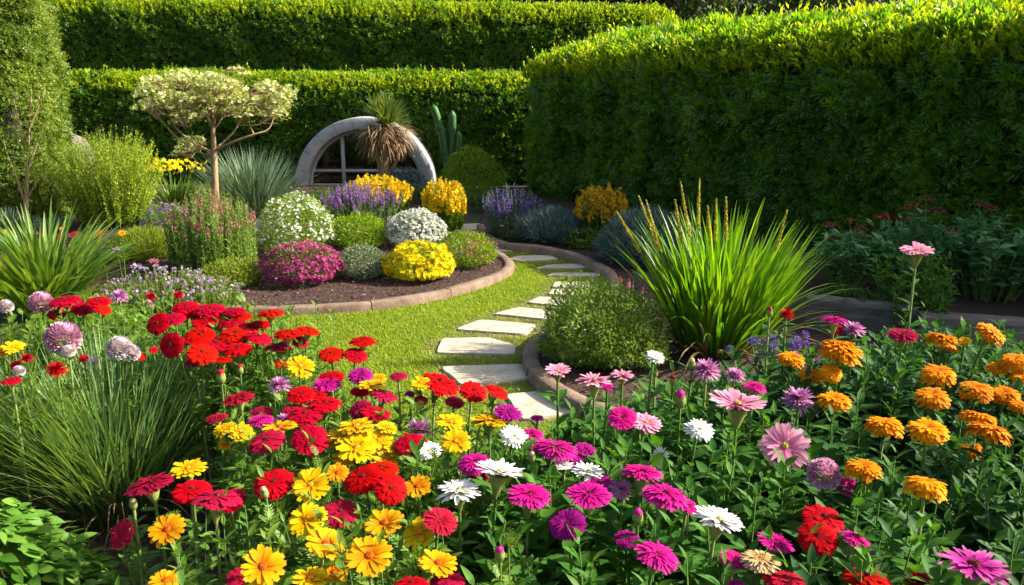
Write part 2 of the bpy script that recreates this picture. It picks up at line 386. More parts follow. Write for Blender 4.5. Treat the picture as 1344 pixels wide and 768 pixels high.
blos('amber_bloom', [(.62, .30, .004), (.78, .44, .006), (.86, .55, .012)])
blos('pink_bloom', [(.46, .12, .17), (.58, .20, .27), (.68, .34, .38)])
blos('rose_bloom', [(.40, .06, .12), (.52, .12, .20), (.62, .24, .30)])
blos('purple_bloom', [(.20, .07, .34), (.32, .13, .46), (.45, .24, .56)])
blos('violet_bloom', [(.10, .05, .28), (.17, .09, .40), (.26, .16, .48)])
blos('lavender_bloom', [(.42, .28, .50), (.56, .40, .62), (.66, .55, .70)])
blos('spike_bloom', [(.50, .38, .02), (.62, .50, .04), (.70, .60, .10)])
blos('rust_bloom', [(.16, .025, .018), (.26, .045, .028), (.34, .09, .05)], .15)
blos('red_bloom', [(.42, .012, .01), (.55, .02, .015), (.65, .04, .02)])

# ================================================================== SETTING: ground, soil, lawn, mulch
def sheet(name, poly, z, mat, kind='structure'):
    me = bpy.data.meshes.new(name); n = len(poly)
    me.from_pydata([(p[0], p[1], z) for p in poly], [], [tuple(range(n))]); me.materials.append(mat); me.update()
    if me.polygons[0].normal.z < 0: me.flip_normals()
    o = link(name, me); o['kind'] = kind; return o
gm = bpy.data.meshes.new('ground'); gs = 200
gm.from_pydata([(-gs, -gs, 0), (gs, -gs, 0), (gs, gs, 0), (-gs, gs, 0)], [], [(0, 1, 2, 3)]); gm.materials.append(M['ground'])
link('ground', gm)['kind'] = 'structure'

isl_px = [(60, 380), (150, 392), (230, 397), (310, 399), (400, 398), (480, 393), (545, 385), (600, 373), (640, 361), (665, 349), (668, 340), (655, 330), (632, 321), (612, 311), (598, 300), (590, 291)]
isl = smooth_line([P(x, y, .09) for x, y in isl_px], 6)
rk_px = [(630, 293), (637, 306), (662, 317), (700, 321), (740, 328), (775, 340), (800, 354), (808, 372), (792, 394), (757, 413), (724, 429), (704, 444), (697, 461), (705, 483), (732, 506), (780, 528), (840, 545), (920, 560)]
rk = smooth_line([P(x, y, .09) for x, y in rk_px], 6)
bed_px = [(-120, 470), (60, 432), (200, 418), (310, 413), (400, 440), (470, 478), (520, 508), (590, 528), (660, 540), (715, 552), (735, 515), (780, 498), (850, 488), (900, 475), (960, 462), (1010, 446), (1080, 432), (1150, 424), (1240, 424), (1344, 436), (1480, 445)]
bed_edge = [P(x, y, .56) for x, y in bed_px]
lawn = [(p[0], p[1]) for p in isl]+[(p[0], p[1]) for p in rk]+[(.62, 2.9), (.1, 2.55), (-.3, 2.75), (-.75, 3.0), (-1.3, 3.3), (-2.2, 3.5)]
sheet('lawn', lawn, .008, M['thatch'])
sheet('soil', [(-4, .2), (4, .2), (4, 4.4), (1.2, 3.5), (.3, 3.0), (-.3, 3.2), (-1.3, 4.0), (-4, 4.6)], .004, M['soil'])
isl_poly = [(p[0], p[1]) for p in isl]+[(-.9, 11.2), (-1.2, 12.4), (-9, 12.9), (-9, 5.2)]
sheet('mulch', isl_poly, .05, M['mulch'])
rb_poly = [(p[0], p[1]) for p in rk]+[(2.2, 3.4), (5, 3.2), (6, 5), (5, 9), (1.0, 12.3), (-.3, 12.4)]
sheet('mulch', rb_poly, .051, M['mulch'])

def edging(name, label, line, wd, h, seg):
    g = G(); pts = np.array([(p[0], p[1]) for p in line]); d = np.concatenate([[0], np.cumsum(np.linalg.norm(np.diff(pts, axis=0), axis=1))])
    Lt = d[-1]; n = int(Lt/seg); q = lambda s: np.array([np.interp(s, d, pts[:, 0]), np.interp(s, d, pts[:, 1])])
    for k in range(n):
        a, b = k*Lt/n+.003, (k+1)*Lt/n-.003; rows = []
        dz = U(-.004, .004); dw = U(-.004, .004)
        for j in range(6):
            s = a+(b-a)*j/5; p = q(s); t = q(min(s+.01, Lt))-q(max(s-.01, 0)); t = t/np.linalg.norm(t); nn = np.array([-t[1], t[0]])
            e = .012; c = .006 if j in (0, 5) else 0
            prof = [(-wd/2, -.02), (-wd/2+c, h-e-c), (-wd/2+e, h-c), (wd/2-e, h-c), (wd/2-c, h-e-c), (wd/2, -.02)]
            rows.append([(p[0]+nn[0]*(u+dw), p[1]+nn[1]*(u+dw), z+dz+(U(-.0015, .0015) if z > 0 else 0)) for u, z in prof])
        V = np.array(rows).reshape(-1, 3); F = []
        for j in range(5):
            for i in range(5): F.append((j*6+i, j*6+i+1, j*6+7+i, j*6+6+i))
        g.add(V, F); g.add(V[:6], [tuple(range(6))]); g.add(V[-6:], [tuple(range(5, -1, -1))])
    c = pts.mean(0); o = g.build(name, M['kerb'], None, False, (c[0], c[1], 0)); return tag(o, label, 'edging')
edging('bed_edging', 'low curved brown edging around the mulch island of clipped mounds', isl, .085, .075, .62)
edging('bed_edging', 'dark curved edging along the right side of the stepping stone path', rk, .095, .085, .55)

# stepping stones -------------------------------------------------
stones_px = [
 ([(664, 517), (735, 511), (760, 540), (686, 552)], 'nearest stepping stone, half hidden behind the red and purple flowers'),
 ([(577, 481), (687, 477), (713, 494), (607, 507)], 'large pale stepping stone with leaf shadows across its right half'),
 ([(571, 463), (580, 444), (640, 443), (677, 453), (676, 465)], 'pale stepping stone with a pointed right end, left of the edging'),
 ([(597, 432), (630, 419), (705, 426), (691, 439)], 'wide sunlit slab, largest of those touching the right edging bend'),
 ([(646, 412), (682, 403), (730, 409), (719, 419)], 'sunlit slab of the path just left of the low green bush'),
 ([(692, 397), (708, 389), (751, 393), (741, 402)], 'last sunlit stepping stone before the shade of the hedge'),
 ([(719, 386), (725, 379.5), (768, 381), (764, 387.5)], 'first shaded stepping stone beyond the sunlit ones'),
 ([(724, 377), (728, 370), (773, 370), (778, 377)], 'shaded grey square stepping stone close behind another, above the low bush'),
 ([(717, 362), (728, 358), (784, 358), (787, 362.5)], 'long narrow shaded stepping stone nearest the dark right edging'),
 ([(702, 352.5), (717, 348), (760, 346), (771, 351.5)], 'shaded stepping stone with rounded right corner in the path bend'),
 ([(666, 340), (677, 336), (723, 335), (734, 340), (684, 343)], 'wide shaded stone beside the tip of the mulch island'),
 ([(644, 330), (647, 325), (667, 325), (679, 329)], 'small shaded stone behind the tip of the mulch island'),
 ([(602, 302), (606, 294), (630, 293), (629, 302)], 'farthest grey stone between the yellow shrub and the purple spires')]
stone_xy = []
for px, label in stones_px:
    q = [P(x, y, .02) for x, y in px]; c = sum(q, Vector())/len(q); ring = []
    for i in range(len(q)):
        a, b = q[i], q[(i+1) % len(q)]
        for k in range(7):
            s = k/7; p = a.lerp(b, s)
            if k == 0: p = p.lerp(c, .05)
            else: p = p+Vector((U(-.005, .005), U(-.005, .005), 0))
            ring.append(((p-c).x, (p-c).y))
    area = sum(ring[i][0]*ring[(i+1) % len(ring)][1]-ring[(i+1) % len(ring)][0]*ring[i][1] for i in range(len(ring)))
    if area < 0: ring.reverse()
    n = len(ring); g = G(); R_ = np.array(ring); tilt = U(-.006, .006, 2)
    zt = lambda r: .022+r@tilt
    lay = [np.column_stack([R_, np.full(n, -.02)]), np.column_stack([R_, zt(R_)-.007]), np.column_stack([R_*.985, zt(R_)])]
    V = np.concatenate(lay); F = []
    for j in range(2):
        for i in range(n): F.append((j*n+i, j*n+(i+1) % n, (j+1)*n+(i+1) % n, (j+1)*n+i))
    g.add(V, F); g.add(lay[2], [tuple(range(n))])
    o = g.build('stepping_stone', M['stone'], None, False); o.location = (c.x, c.y, 0)
    tag(o, label, 'stepping stone', 'stepping stones of the path')
    stone_xy.append([(x+c.x, y+c.y) for x, y in ring])

# lawn blades ------------------------------------------------------
def scatter(poly, n):
    a = np.array([(p[0], p[1]) for p in poly]); lo, hi = a.min(0), a.max(0); out = []; k = 0
    while k < n:
        q = RNG.uniform(lo, hi, (n*2, 2)); q = q[inpoly(q, poly)]; out.append(q); k += len(q)
    return np.concatenate(out)[:n]
pts = scatter(lawn, 230000)
keep = np.ones(len(pts), bool)
for s in stone_xy:
    d = dseg(pts, s); ins = inpoly(pts, s); keep &= ~ins
    keep &= RNG.random(len(pts)) < np.clip(.06+d/.16, 0, 1)
d = np.minimum(dseg(pts, isl, False), dseg(pts, rk, False)); keep &= d > .05
wear = lump(np.column_stack([pts, np.zeros(len(pts))]), 1.3, 4); keep &= RNG.random(len(pts)) < np.clip(1.0+wear*.2, .6, 1)
pts = pts[keep]; n = len(pts)
g = G(); strips(g, np.column_stack([pts, np.full(n, .006)]), U(0, 6.28, n), U(.2, 1.1, n), U(.1, .9, n), U(.016, .030, n), U(.0035, .006, n), 2)
g.build('grass', M['grass'], None)['kind'] = 'stuff'

# mulch chips -------------------------------------------------------
def chips(poly, n, near, dmax, z):
    p = scatter(poly, n*3); dd = dseg(p, near, False); p = p[(dd < dmax) & (dd > .055)][:n]; m = len(p)
    up = nrm(np.column_stack([RNG.normal(0, .45, (m, 2)), np.ones(m)])); R = frames(rdir(m)*np.array([1, 1, .25]), up)
    g = G(); S = U(.014, .036, m); g.inst(LEAF2, np.column_stack([p, z+U(.0, .014, m)]), R, np.stack([S*U(.6, 1.3, m), S, S], 1))
    g.build('bark_chips', M['chips'], None)['kind'] = 'stuff'
chips(isl_poly, 26000, isl, 1.5, .052)
chips(rb_poly, 7000, rk, .6, .053)

# ================================================================== HEDGES
def hedge(name, label, A, B, th, H0, H1, rc, r, mat, T, size, dens, lumpamp=.05, shoots=0, shoot_len=(.06, .16), toplen=1.0, upb=.35, group=None, topdens=1.3, seed=1, endshade=1.0, slope=0.0):
    A = np.array(A, float); B = np.array(B, float); L = np.linalg.norm(B-A); u = (B-A)/L; v = np.array([-u[1], u[0]])
    if v[1] < 0: v = -v
    W2 = lambda uv: A[None]+uv[:, :1]*u[None]+uv[:, 1:2]*v[None]
    O = []; N = []; D = []
    def seg(p, q, nn, dn):
        k = max(2, int(np.linalg.norm(np.array(q)-p)/.05))
        for i in range(k): O.append(np.array(p)+(np.array(q)-p)*(i+.5)/k); N.append(nn); D.append(dn*np.linalg.norm(np.array(q)-p)/k)
    def arc(c, a0, dn):
        for i in range(12):
            a = a0+(i+.5)/12*math.pi/2; O.append(np.array([c[0]+rc*math.cos(a), c[1]+rc*math.sin(a)])); N.append(np.array([math.cos(a), math.sin(a)])); D.append(dn*rc*math.pi/24)
    arr = np.array
    seg(arr([rc, 0]), arr([L-rc, 0]), arr([0, -1.]), 1); arc((L-rc, rc), -math.pi/2, endshade); seg(arr([L, rc]), arr([L, th-rc]), arr([1., 0]), endshade)
    arc((L-rc, th-rc), 0, .4); seg(arr([L-rc, th]), arr([rc, th]), arr([0, 1.]), .3); arc((rc, th-rc), math.pi/2, .4)
    seg(arr([0, th-rc]), arr([0, rc]), arr([-1., 0]), endshade); arc((rc, rc), math.pi, endshade)
    O = np.array(O); N = np.array(N); D = np.array(D)
    Hm = (H0+H1)/2; n = int(dens*D.sum()*Hm); idx = RNG.choice(len(O), n, p=D/D.sum())
    o = O[idx]+RNG.normal(0, .02, (n, 2)); nn = N[idx]; H = H0+(H1-H0)*np.clip(o[:, 0]/L, 0, 1)+slope*np.clip(o[:, 1], 0, th); z = U(0, 1, n)*H
    dz = np.clip(z-(H-r), 0, r); ins = r-np.sqrt(np.maximum(r*r-dz*dz, 0)); cz = dz/r
    P2 = o-nn*ins[:, None]
    n3 = np.column_stack([(nn[:, :1]*u[None]+nn[:, 1:2]*v[None])*np.sqrt(1-cz**2)[:, None], cz])
    pos = np.column_stack([W2(P2), z])
    m = int(dens*topdens*L*th); uv = np.column_stack([U(0, L, m), U(0, th, m)]); b = np.minimum(np.minimum(uv[:, 0], L-uv[:, 0]), np.minimum(uv[:, 1], th-uv[:, 1]))
    c = np.stack([np.clip(rc-uv[:, 0], 0, None)+np.clip(uv[:, 0]-(L-rc), 0, None), np.clip(rc-uv[:, 1], 0, None)+np.clip(uv[:, 1]-(th-rc), 0, None)], 1)
    ok = (np.linalg.norm(c, axis=1) < rc) & (b > r*.4); uv = uv[ok]; b = b[ok]; m = len(uv)
    zt = H0+(H1-H0)*uv[:, 0]/L+slope*uv[:, 1]-np.where(b < r, r-np.sqrt(np.maximum(r*r-(r-b)**2, 0)), 0)
    pos = np.concatenate([pos, np.column_stack([W2(uv), zt])]); n3 = np.concatenate([n3, np.tile([[0, 0, 1.]], (m, 1))])
    lm = lump(pos, 2.2, seed)+.6*lump(pos, 6, seed+1)
    pos = pos+n3*(lumpamp*lm-np.abs(RNG.normal(0, .06, len(pos)))+.01)[:, None]
    K = len(pos); up = np.array([0, 0, 1.])
    d = nrm(n3*.6+up*upb*.6+rdir(K)*.62); nr = nrm(n3*.8+up*.3+rdir(K)*.55)
    S = U(.65, 1.25, K)*size*np.where(n3[:, 2] > .8, toplen, 1)
    ok = pos[:, 2] > .02; cx = (A+B)/2
    g = G(); g.inst(T, pos[ok], frames(d, nr)[ok], S[ok])
    t = thing(name, label, 'hedge', (cx[0], cx[1], 0), group); lc = (cx[0], cx[1], 0)
    if shoots:
        uv = np.column_stack([U(.1, L-.1, shoots), (np.abs(RNG.normal(0, .30, shoots))*.8 if not slope else U(0, 1, shoots)**1.2)*th+.04]); uv[:, 1] = np.clip(uv[:, 1], .05, th-.1)
        b = np.minimum(np.minimum(uv[:, 0], L-uv[:, 0]), uv[:, 1]); zt = H0+(H1-H0)*uv[:, 0]/L+slope*uv[:, 1]-np.where(b < r, r-np.sqrt(np.maximum(r*r-(r-np.clip(b, 0, r))**2, 0)), 0)
        base = np.column_stack([W2(uv), zt-.03]); ln = U(shoot_len[0], shoot_len[1], shoots)*np.where(RNG.random(shoots) < .06, 1.9, 1)
        dr = nrm(np.column_stack([RNG.normal(0, .3, (shoots, 2)), np.ones(shoots)])-np.column_stack([np.tile(v*.35, (shoots, 1)), np.zeros(shoots)])*(uv[:, 1:2] < .3))
        k = 7; g2 = G()
        for i in range(k):
            s = (i+.5)/k; p = base+dr*(ln*s)[:, None]; sd = rdir(shoots); sd -= (sd*dr).sum(1, keepdims=True)*dr
            dd = nrm(dr*1.0+nrm(sd)*.7); g2.inst(LEAF2, p, frames(dd, nrm(dr+rdir(shoots)*.6)), U(.7, 1.15, shoots)*.6*size*(1.05-.4*s))
    if shoots: g2.build('sunlit_new_shoots', M['shoots'], t, False, lc)['kind'] = 'stuff'
    g.build('foliage', mat, t, False, lc)
    # woody interior that the leaves grow from
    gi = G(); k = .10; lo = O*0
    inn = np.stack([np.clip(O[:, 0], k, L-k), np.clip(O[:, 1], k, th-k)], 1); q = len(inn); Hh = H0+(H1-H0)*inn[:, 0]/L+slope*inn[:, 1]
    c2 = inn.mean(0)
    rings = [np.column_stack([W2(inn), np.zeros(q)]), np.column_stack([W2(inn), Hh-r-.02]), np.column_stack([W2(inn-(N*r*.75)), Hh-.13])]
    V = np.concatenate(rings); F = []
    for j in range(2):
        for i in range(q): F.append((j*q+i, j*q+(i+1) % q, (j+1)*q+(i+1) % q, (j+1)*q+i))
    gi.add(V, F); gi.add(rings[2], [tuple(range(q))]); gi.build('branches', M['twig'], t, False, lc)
    return t
hedge('clipped_hedge', 'tall dense green hedge wall with sunlit yellow top on the right', (.12, 11.9), (5.7, 3.7), 1.7, 1.82, 2.00, .6, .35, M['hedge'], SPRAY, .165, 820, .12, 8000, (.10, .24), 1.4, .35, 'clipped hedges', 1.7, 3, slope=.21)
hedge('clipped_hedge', 'lower of the two long back hedges, behind the arched window', (-7.6, 13.05), (.9, 13.05), 1.3, 1.72, 1.68, .3, .42, M['hedge_back'], SPRAY5, .12, 900, .06, 2600, (.06, .14), 1.1, .3, 'clipped hedges', 1.6, 5)
hedge('clipped_hedge', 'taller back hedge rising behind the lower one, with a rounded right end', (-10.5, 17), (3.45, 17), 1.8, 3.3, 3.05, .7, .55, M['hedge_back'], SPRAY5, .14, 620, .08, 3400, (.08, .2), 1.1, .3, 'clipped hedges', 1.5, 8)
hedge('clipped_hedge', 'tall narrow hedge column at the left edge, lit on its right side', (-7.6, 8.75), (-5.30, 8.75), 1.3, 3.5, 3.5, .45, .2, M['column'], SPRAY5, .085, 3600, .10, 0, group='clipped hedges', upb=.3, topdens=.6, seed=12)

# ================================================================== ARCHED WINDOW
ac = PY(479, 248, 12.5); AX, AY = ac.x, 12.5
t = thing('arched_window', 'half-round window in a pale concrete surround before the back hedge', 'window', (AX, AY, 0)); L0 = (AX, AY, 0)
g = G(); RO, RI = 1.1, .915; NV = 11
for k in range(NV):
    a0, a1 = math.pi*k/NV+.003, math.pi*(k+1)/NV-.003; rows = []
    for j in range(7):
        a = a0+(a1-a0)*j/6; c, s = math.cos(a), math.sin(a); e = .012
        rows.append([(AX+c*r_, AY+y_, s*r_) for r_, y_ in ((RI, .55), (RI, e), (RI+e, 0), (RO-e, 0), (RO, e), (RO, .55))])
    V = np.array(rows).reshape(-1, 3); F = [(j*6+i, j*6+i+1, j*6+7+i, j*6+6+i) for j in range(6) for i in range(5)]
    g.add(V, F); g.add(V[:6], [tuple(range(6))]); g.add(V[-6:], [tuple(range(6))])
g.build('surround', M['concrete'], t, False, L0)
g = G(); NV = 40
rows = [[(AX+math.cos(math.pi*j/NV)*r_, AY+y_, math.sin(math.pi*j/NV)*r_) for r_, y_ in ((RI-.002, .26), (RI-.002, .18), (RI-.05, .18), (RI-.05, .26))] for j in range(NV+1)]
V = np.array(rows).reshape(-1, 3); g.add(V, [(j*4+i, j*4+(i+1) % 4, j*4+4+(i+1) % 4, j*4+4+i) for j in range(NV) for i in range(4)])
for x in (-.36, .32): 
    h = math.sqrt((RI-.03)**2-x*x); box(g, (AX+x, AY+.22, h/2), (.055, .07, h), bev=.006)
zt = PY(449, 225, 12.6).z
w = math.sqrt((RI-.03)**2-zt*zt)*2; box(g, (AX, AY+.215, zt), (w, .05, .045), bev=.006); box(g, (AX, AY+.215, .03), (1.7, .09, .06), bev=.006)
fr = g.build('window_frame', M['frame'], t, False, L0)
g = G(); ring = [(AX+math.cos(math.pi*j/NV)*(RI-.03), AY+.235, math.sin(math.pi*j/NV)*(RI-.03)) for j in range(NV+1)]
g.add(ring, [tuple(range(NV+1))]); g.build('pane', M['glass'], fr, False, L0)
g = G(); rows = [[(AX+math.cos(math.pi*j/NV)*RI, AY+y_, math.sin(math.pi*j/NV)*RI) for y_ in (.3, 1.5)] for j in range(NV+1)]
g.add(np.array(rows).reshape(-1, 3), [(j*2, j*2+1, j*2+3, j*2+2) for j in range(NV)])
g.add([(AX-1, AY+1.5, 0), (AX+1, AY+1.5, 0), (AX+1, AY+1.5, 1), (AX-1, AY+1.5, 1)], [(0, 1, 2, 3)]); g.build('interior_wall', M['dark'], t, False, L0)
g = G()
for x, h in ((-.72, .48), (-.66, .55), (.62, .6), (.70, .5)): box(g, (AX+x, AY+.42, h/2), (.055, .04, h), bev=.005)
g.build('interior_post', M['board'], t, False, L0)

# boulder ---------------------------------------------------------------
bc = PY(78, 200, 11.8)
bm_ = bmesh = None
import bmesh
bm_ = bmesh.new(); bmesh.ops.create_icosphere(bm_, subdivisions=5, radius=1)
for v in bm_.verts:
    p = np.array([v.co]); k = 1+.09*float(lump(p, 1.6, 21)[0])+.025*float(lump(p, 6, 22)[0]); v.co = Vector((v.co.x*.47*k, v.co.y*.45*k, v.co.z*.55*k+.45))
me = bpy.data.meshes.new('boulder'); bm_.to_mesh(me); bm_.free(); me.materials.append(M['boulder'])
for f in me.polygons: f.use_smooth = True
o = link('boulder', me); o.location = (bc.x, 11.8, .0); tag(o, 'rounded grey brown boulder half hidden beside the left hedge column', 'boulder')

# ================================================================== TREES
def limb(g, a, b, r0, r1, wob=.05, n=6, sides=7):
    a = np.array(a, float); b = np.array(b, float); s = np.linspace(0, 1, n)[:, None]; L = np.linalg.norm(b-a)
    p = a+(b-a)*s+np.sin(s*math.pi)*RNG.normal(0, wob*L, 3)[None]
    tube(g, p, r0+(r1-r0)*s[:, 0], sides); return p
def backtree(label, x, y, h, R, seed, mat):
    t = thing('broadleaf_tree', label, 'tree', (x, y, 0), 'trees behind the hedges'); lc = (x, y, 0)
    g = G(); limb(g, (x, y, 0), (x+U(-.3, .3), y, h*.55), .2, .12, .03); cl = []
    for k in range(15):
        a = 2*math.pi*k/15*2.4; el = U(-.15, .95); rr = R*U(.5, .95)*math.cos(el*1.2)
        c = np.array([x+math.cos(a)*rr, y+math.sin(a)*rr, h*.52+el*h*.42]); cl.append(c)
        limb(g, (x, y, h*U(.25, .5)), c, .08, .02, .06)
    g.build('trunk', M['bark'], t, True, lc)
    g = G()
    for c in cl:
        m = 1500; dd = rdir(m); rad = R*U(.32, .5)*np.cbrt(U(.15, 1, m)); p = c+dd*rad[:, None]*np.array([1.1, 1.1, .75])
        p = p+.12*np.stack([lump(p, 2, seed), lump(p, 2, seed+1), lump(p, 2, seed+2)], 1)
        g.inst(LEAF1, p, frames(nrm(rdir(m)+np.array([0, 0, -.2])), nrm(dd*.6+rdir(m)+np.array([0, 0, .5]))), U(.09, .17, m))
    g.build('crown', mat, t, False, lc)
backtree('dark broadleaf tree seen above the right end of the tall back hedge', 4.4, 21.5, 5.2, 2.4, 31, M['tree'])
backtree('dark tree showing over the middle of the right hedge', 8.2, 20.5, 5.6, 2.6, 33, M['tree'])
backtree('dark bushy tree behind the top right part of the right hedge', 11.8, 18.0, 5.4, 2.6, 35, M['tree'])
backtree('shaded tree standing just behind the centre of the tall back hedge', .4, 22.5, 5.8, 2.5, 37, M['tree'])

backtree('dark tree close behind the right half of the tall back hedge', 2.4, 20.8, 5.4, 2.4, 53, M['tree'])
backtree('dark tree behind the tall back hedge above the arched window', -2.4, 21.2, 5.4, 2.4, 55, M['tree'])
backtree('dark dense tree filling the gap between the tall back hedge and the right hedge', 6.4, 24.5, 6.2, 3.0, 51, M['tree'])
# blossom tree
TY = 7.9; q = lambda X, Y, dy=0.0: np.array(PY(X/3, Y/3, TY+dy))
b0 = PY(283, 320, TY); t = thing('blossom_tree', 'small standard tree with a flat cream blossom crown', 'tree', (b0.x, TY, 0.05)); lc = (b0.x, TY, .05)
g = G(); tp = [(b0.x, TY, 0.02), q(848, 768), q(843, 620), q(838, 500), q(828, 330)]
tube(g, smooth_line(tp, 5), np.interp(np.linspace(0, 1, 21), [0, .5, 1], [.042, .03, .008]), 8)
def br(ps, r0, r1=.004):
    l = smooth_line([q(*p) for p in ps], 5); tube(g, l, np.linspace(r0, r1, len(l)), 6)
br([(840, 612), (790, 603, .05), (700, 545, .1), (640, 480, .15), (605, 430, .2)], .018)
br([(838, 600), (760, 560, -.1), (690, 500, -.15), (660, 430, -.25), (640, 370, -.25)], .014)
br([(850, 590), (930, 555, -.1), (1000, 530, -.1), (1060, 505, -.05), (1085, 430, 0)], .017)
br([(850, 585), (920, 520, .15), (960, 450, .25), (1010, 370, .3)], .012)
br([(838, 505), (800, 430, .1), (770, 380, .15), (730, 320, .2)], .014)
br([(838, 500), (860, 430, -.1), (900, 380, -.2), (930, 330, -.2)], .014)
br([(836, 470), (820, 420, -.2), (790, 360, -.3), (760, 320, -.3)], .011)
br([(838, 520), (890, 440, .1), (905, 400, .2)], .01)
br([(835, 440), (850, 380, .2), (870, 310, .3)], .01)
br([(1000, 530), (980, 480, .1), (990, 430, .15)], .008)
g.build('trunk', M['bark2'], t, True, lc)
clus = [(620, 375, 75, 48), (710, 320, 80, 38), (840, 318, 115, 45), (1015, 430, 70, 40), (1085, 400, 55, 42), (930, 400, 55, 40), (735, 462, 42, 26), (595, 410, 40, 40), (765, 560, 62, 26), (1040, 350, 50, 30), (957, 295, 24, 8), (680, 400, 62, 40), (800, 375, 85, 40), (870, 360, 70, 40), (730, 600, 55, 20), (920, 345, 50, 36), (1110, 430, 32, 30)]
clus = [(x_, y_, a_*.78, b_*.85) for x_, y_, a_, b_ in clus]+[(U(580, 1120), U(285, 470), U(14, 28), U(10, 22)) for _ in range(16)]
gf = G(); gb = G(); gt = G()
for (X, Y, rx, ry) in clus:
    for dy in (-.22, .2):
        c = q(X+U(-30, 30), Y+U(-26, 22), dy+U(-.1, .1)); s = PT(X/3, Y/3, 0); k = TY*1.02/1045/3
        for _k in range(9):
            e_ = c+rdir(1)[0]*np.array([rx*k, .2, ry*1.3*k]); limb(gt, c+np.array([(b0.x-c[0])*.25, 0, -ry*k*1.2]), e_, .005, .002, .08, 4, 4)
        m = int(70*rx*ry/2600)+8; dd = rdir(m); p = c+dd*np.cbrt(U(.1, 1, m))[:, None]*np.array([rx*k, .22, ry*1.25*k])
        gf.inst(LEAF1, p, frames(nrm(dd+rdir(m)*.8), nrm(dd*.5+rdir(m)*.7+np.array([0, 0, .6]))), U(.025, .045, m))
        m = int(m*1.8); dd = rdir(m); dd[:, 2] = np.abs(dd[:, 2])*1.0-.25; p = c+dd*np.cbrt(U(.35, 1.1, m))[:, None]*np.array([rx*k, .22, ry*1.3*k])
        gb.inst(STAR5, p, frames(rdir(m), nrm(rdir(m)*.7+np.array([0, -.1, 1])))[:, :, [0, 1, 2]], U(.013, .026, m))
gt.build('twigs', M['bark2'], t, True, lc); gf.build('foliage', M['feather'], t, False, lc); gb.build('blossom', M['cream_bloom'], t, False, lc)

# sapling by the left edge
SY = 7.6; q2 = lambda x, y, dy=0.0: np.array(PY(x, y, SY+dy)); b0 = PY(33, 330, SY)
t = thing('sapling', 'thin bare-stemmed sapling in front of the left hedge column', 'tree', (b0.x, SY, .05)); lc = (b0.x, SY, .05)
g = G(); l = smooth_line([(b0.x, SY, .02), q2(34, 290), q2(35, 250), q2(36, 215), q2(38, 175), q2(41, 120)], 5); tube(g, l, np.linspace(.026, .006, len(l)), 7)
for ps in ([(34, 270), (22, 235), (10, 205), (4, 180)], [(36, 225), (48, 190), (58, 165)], [(37, 190), (25, 160), (18, 130)], [(35, 262), (50, 235), (56, 215)], [(38, 170), (52, 135), (60, 110)]):
    l = smooth_line([q2(*p) for p in ps], 5); tube(g, l, np.linspace(.012, .003, len(l)), 5)
g.build('trunk', M['bark2'], t, True, lc); g = G()
for (x, y, rx, ry) in ((10, 190, 22, 18), (40, 170, 25, 14), (55, 150, 20, 15), (18, 125, 26, 18), (45, 110, 26, 20), (52, 205, 18, 14), (5, 225, 16, 12), (62, 235, 12, 18)):
    m = 150; dd = rdir(m); p = q2(x, y)+dd*np.cbrt(U(.05, 1, m))[:, None]*np.array([rx, 25, ry])*7.7/1045
    g.inst(LEAF1, p, frames(nrm(dd+rdir(m)), nrm(rdir(m)+np.array([0, 0, .8]))), U(.025, .05, m))
g.build('crown', M['column'], t, False, lc)

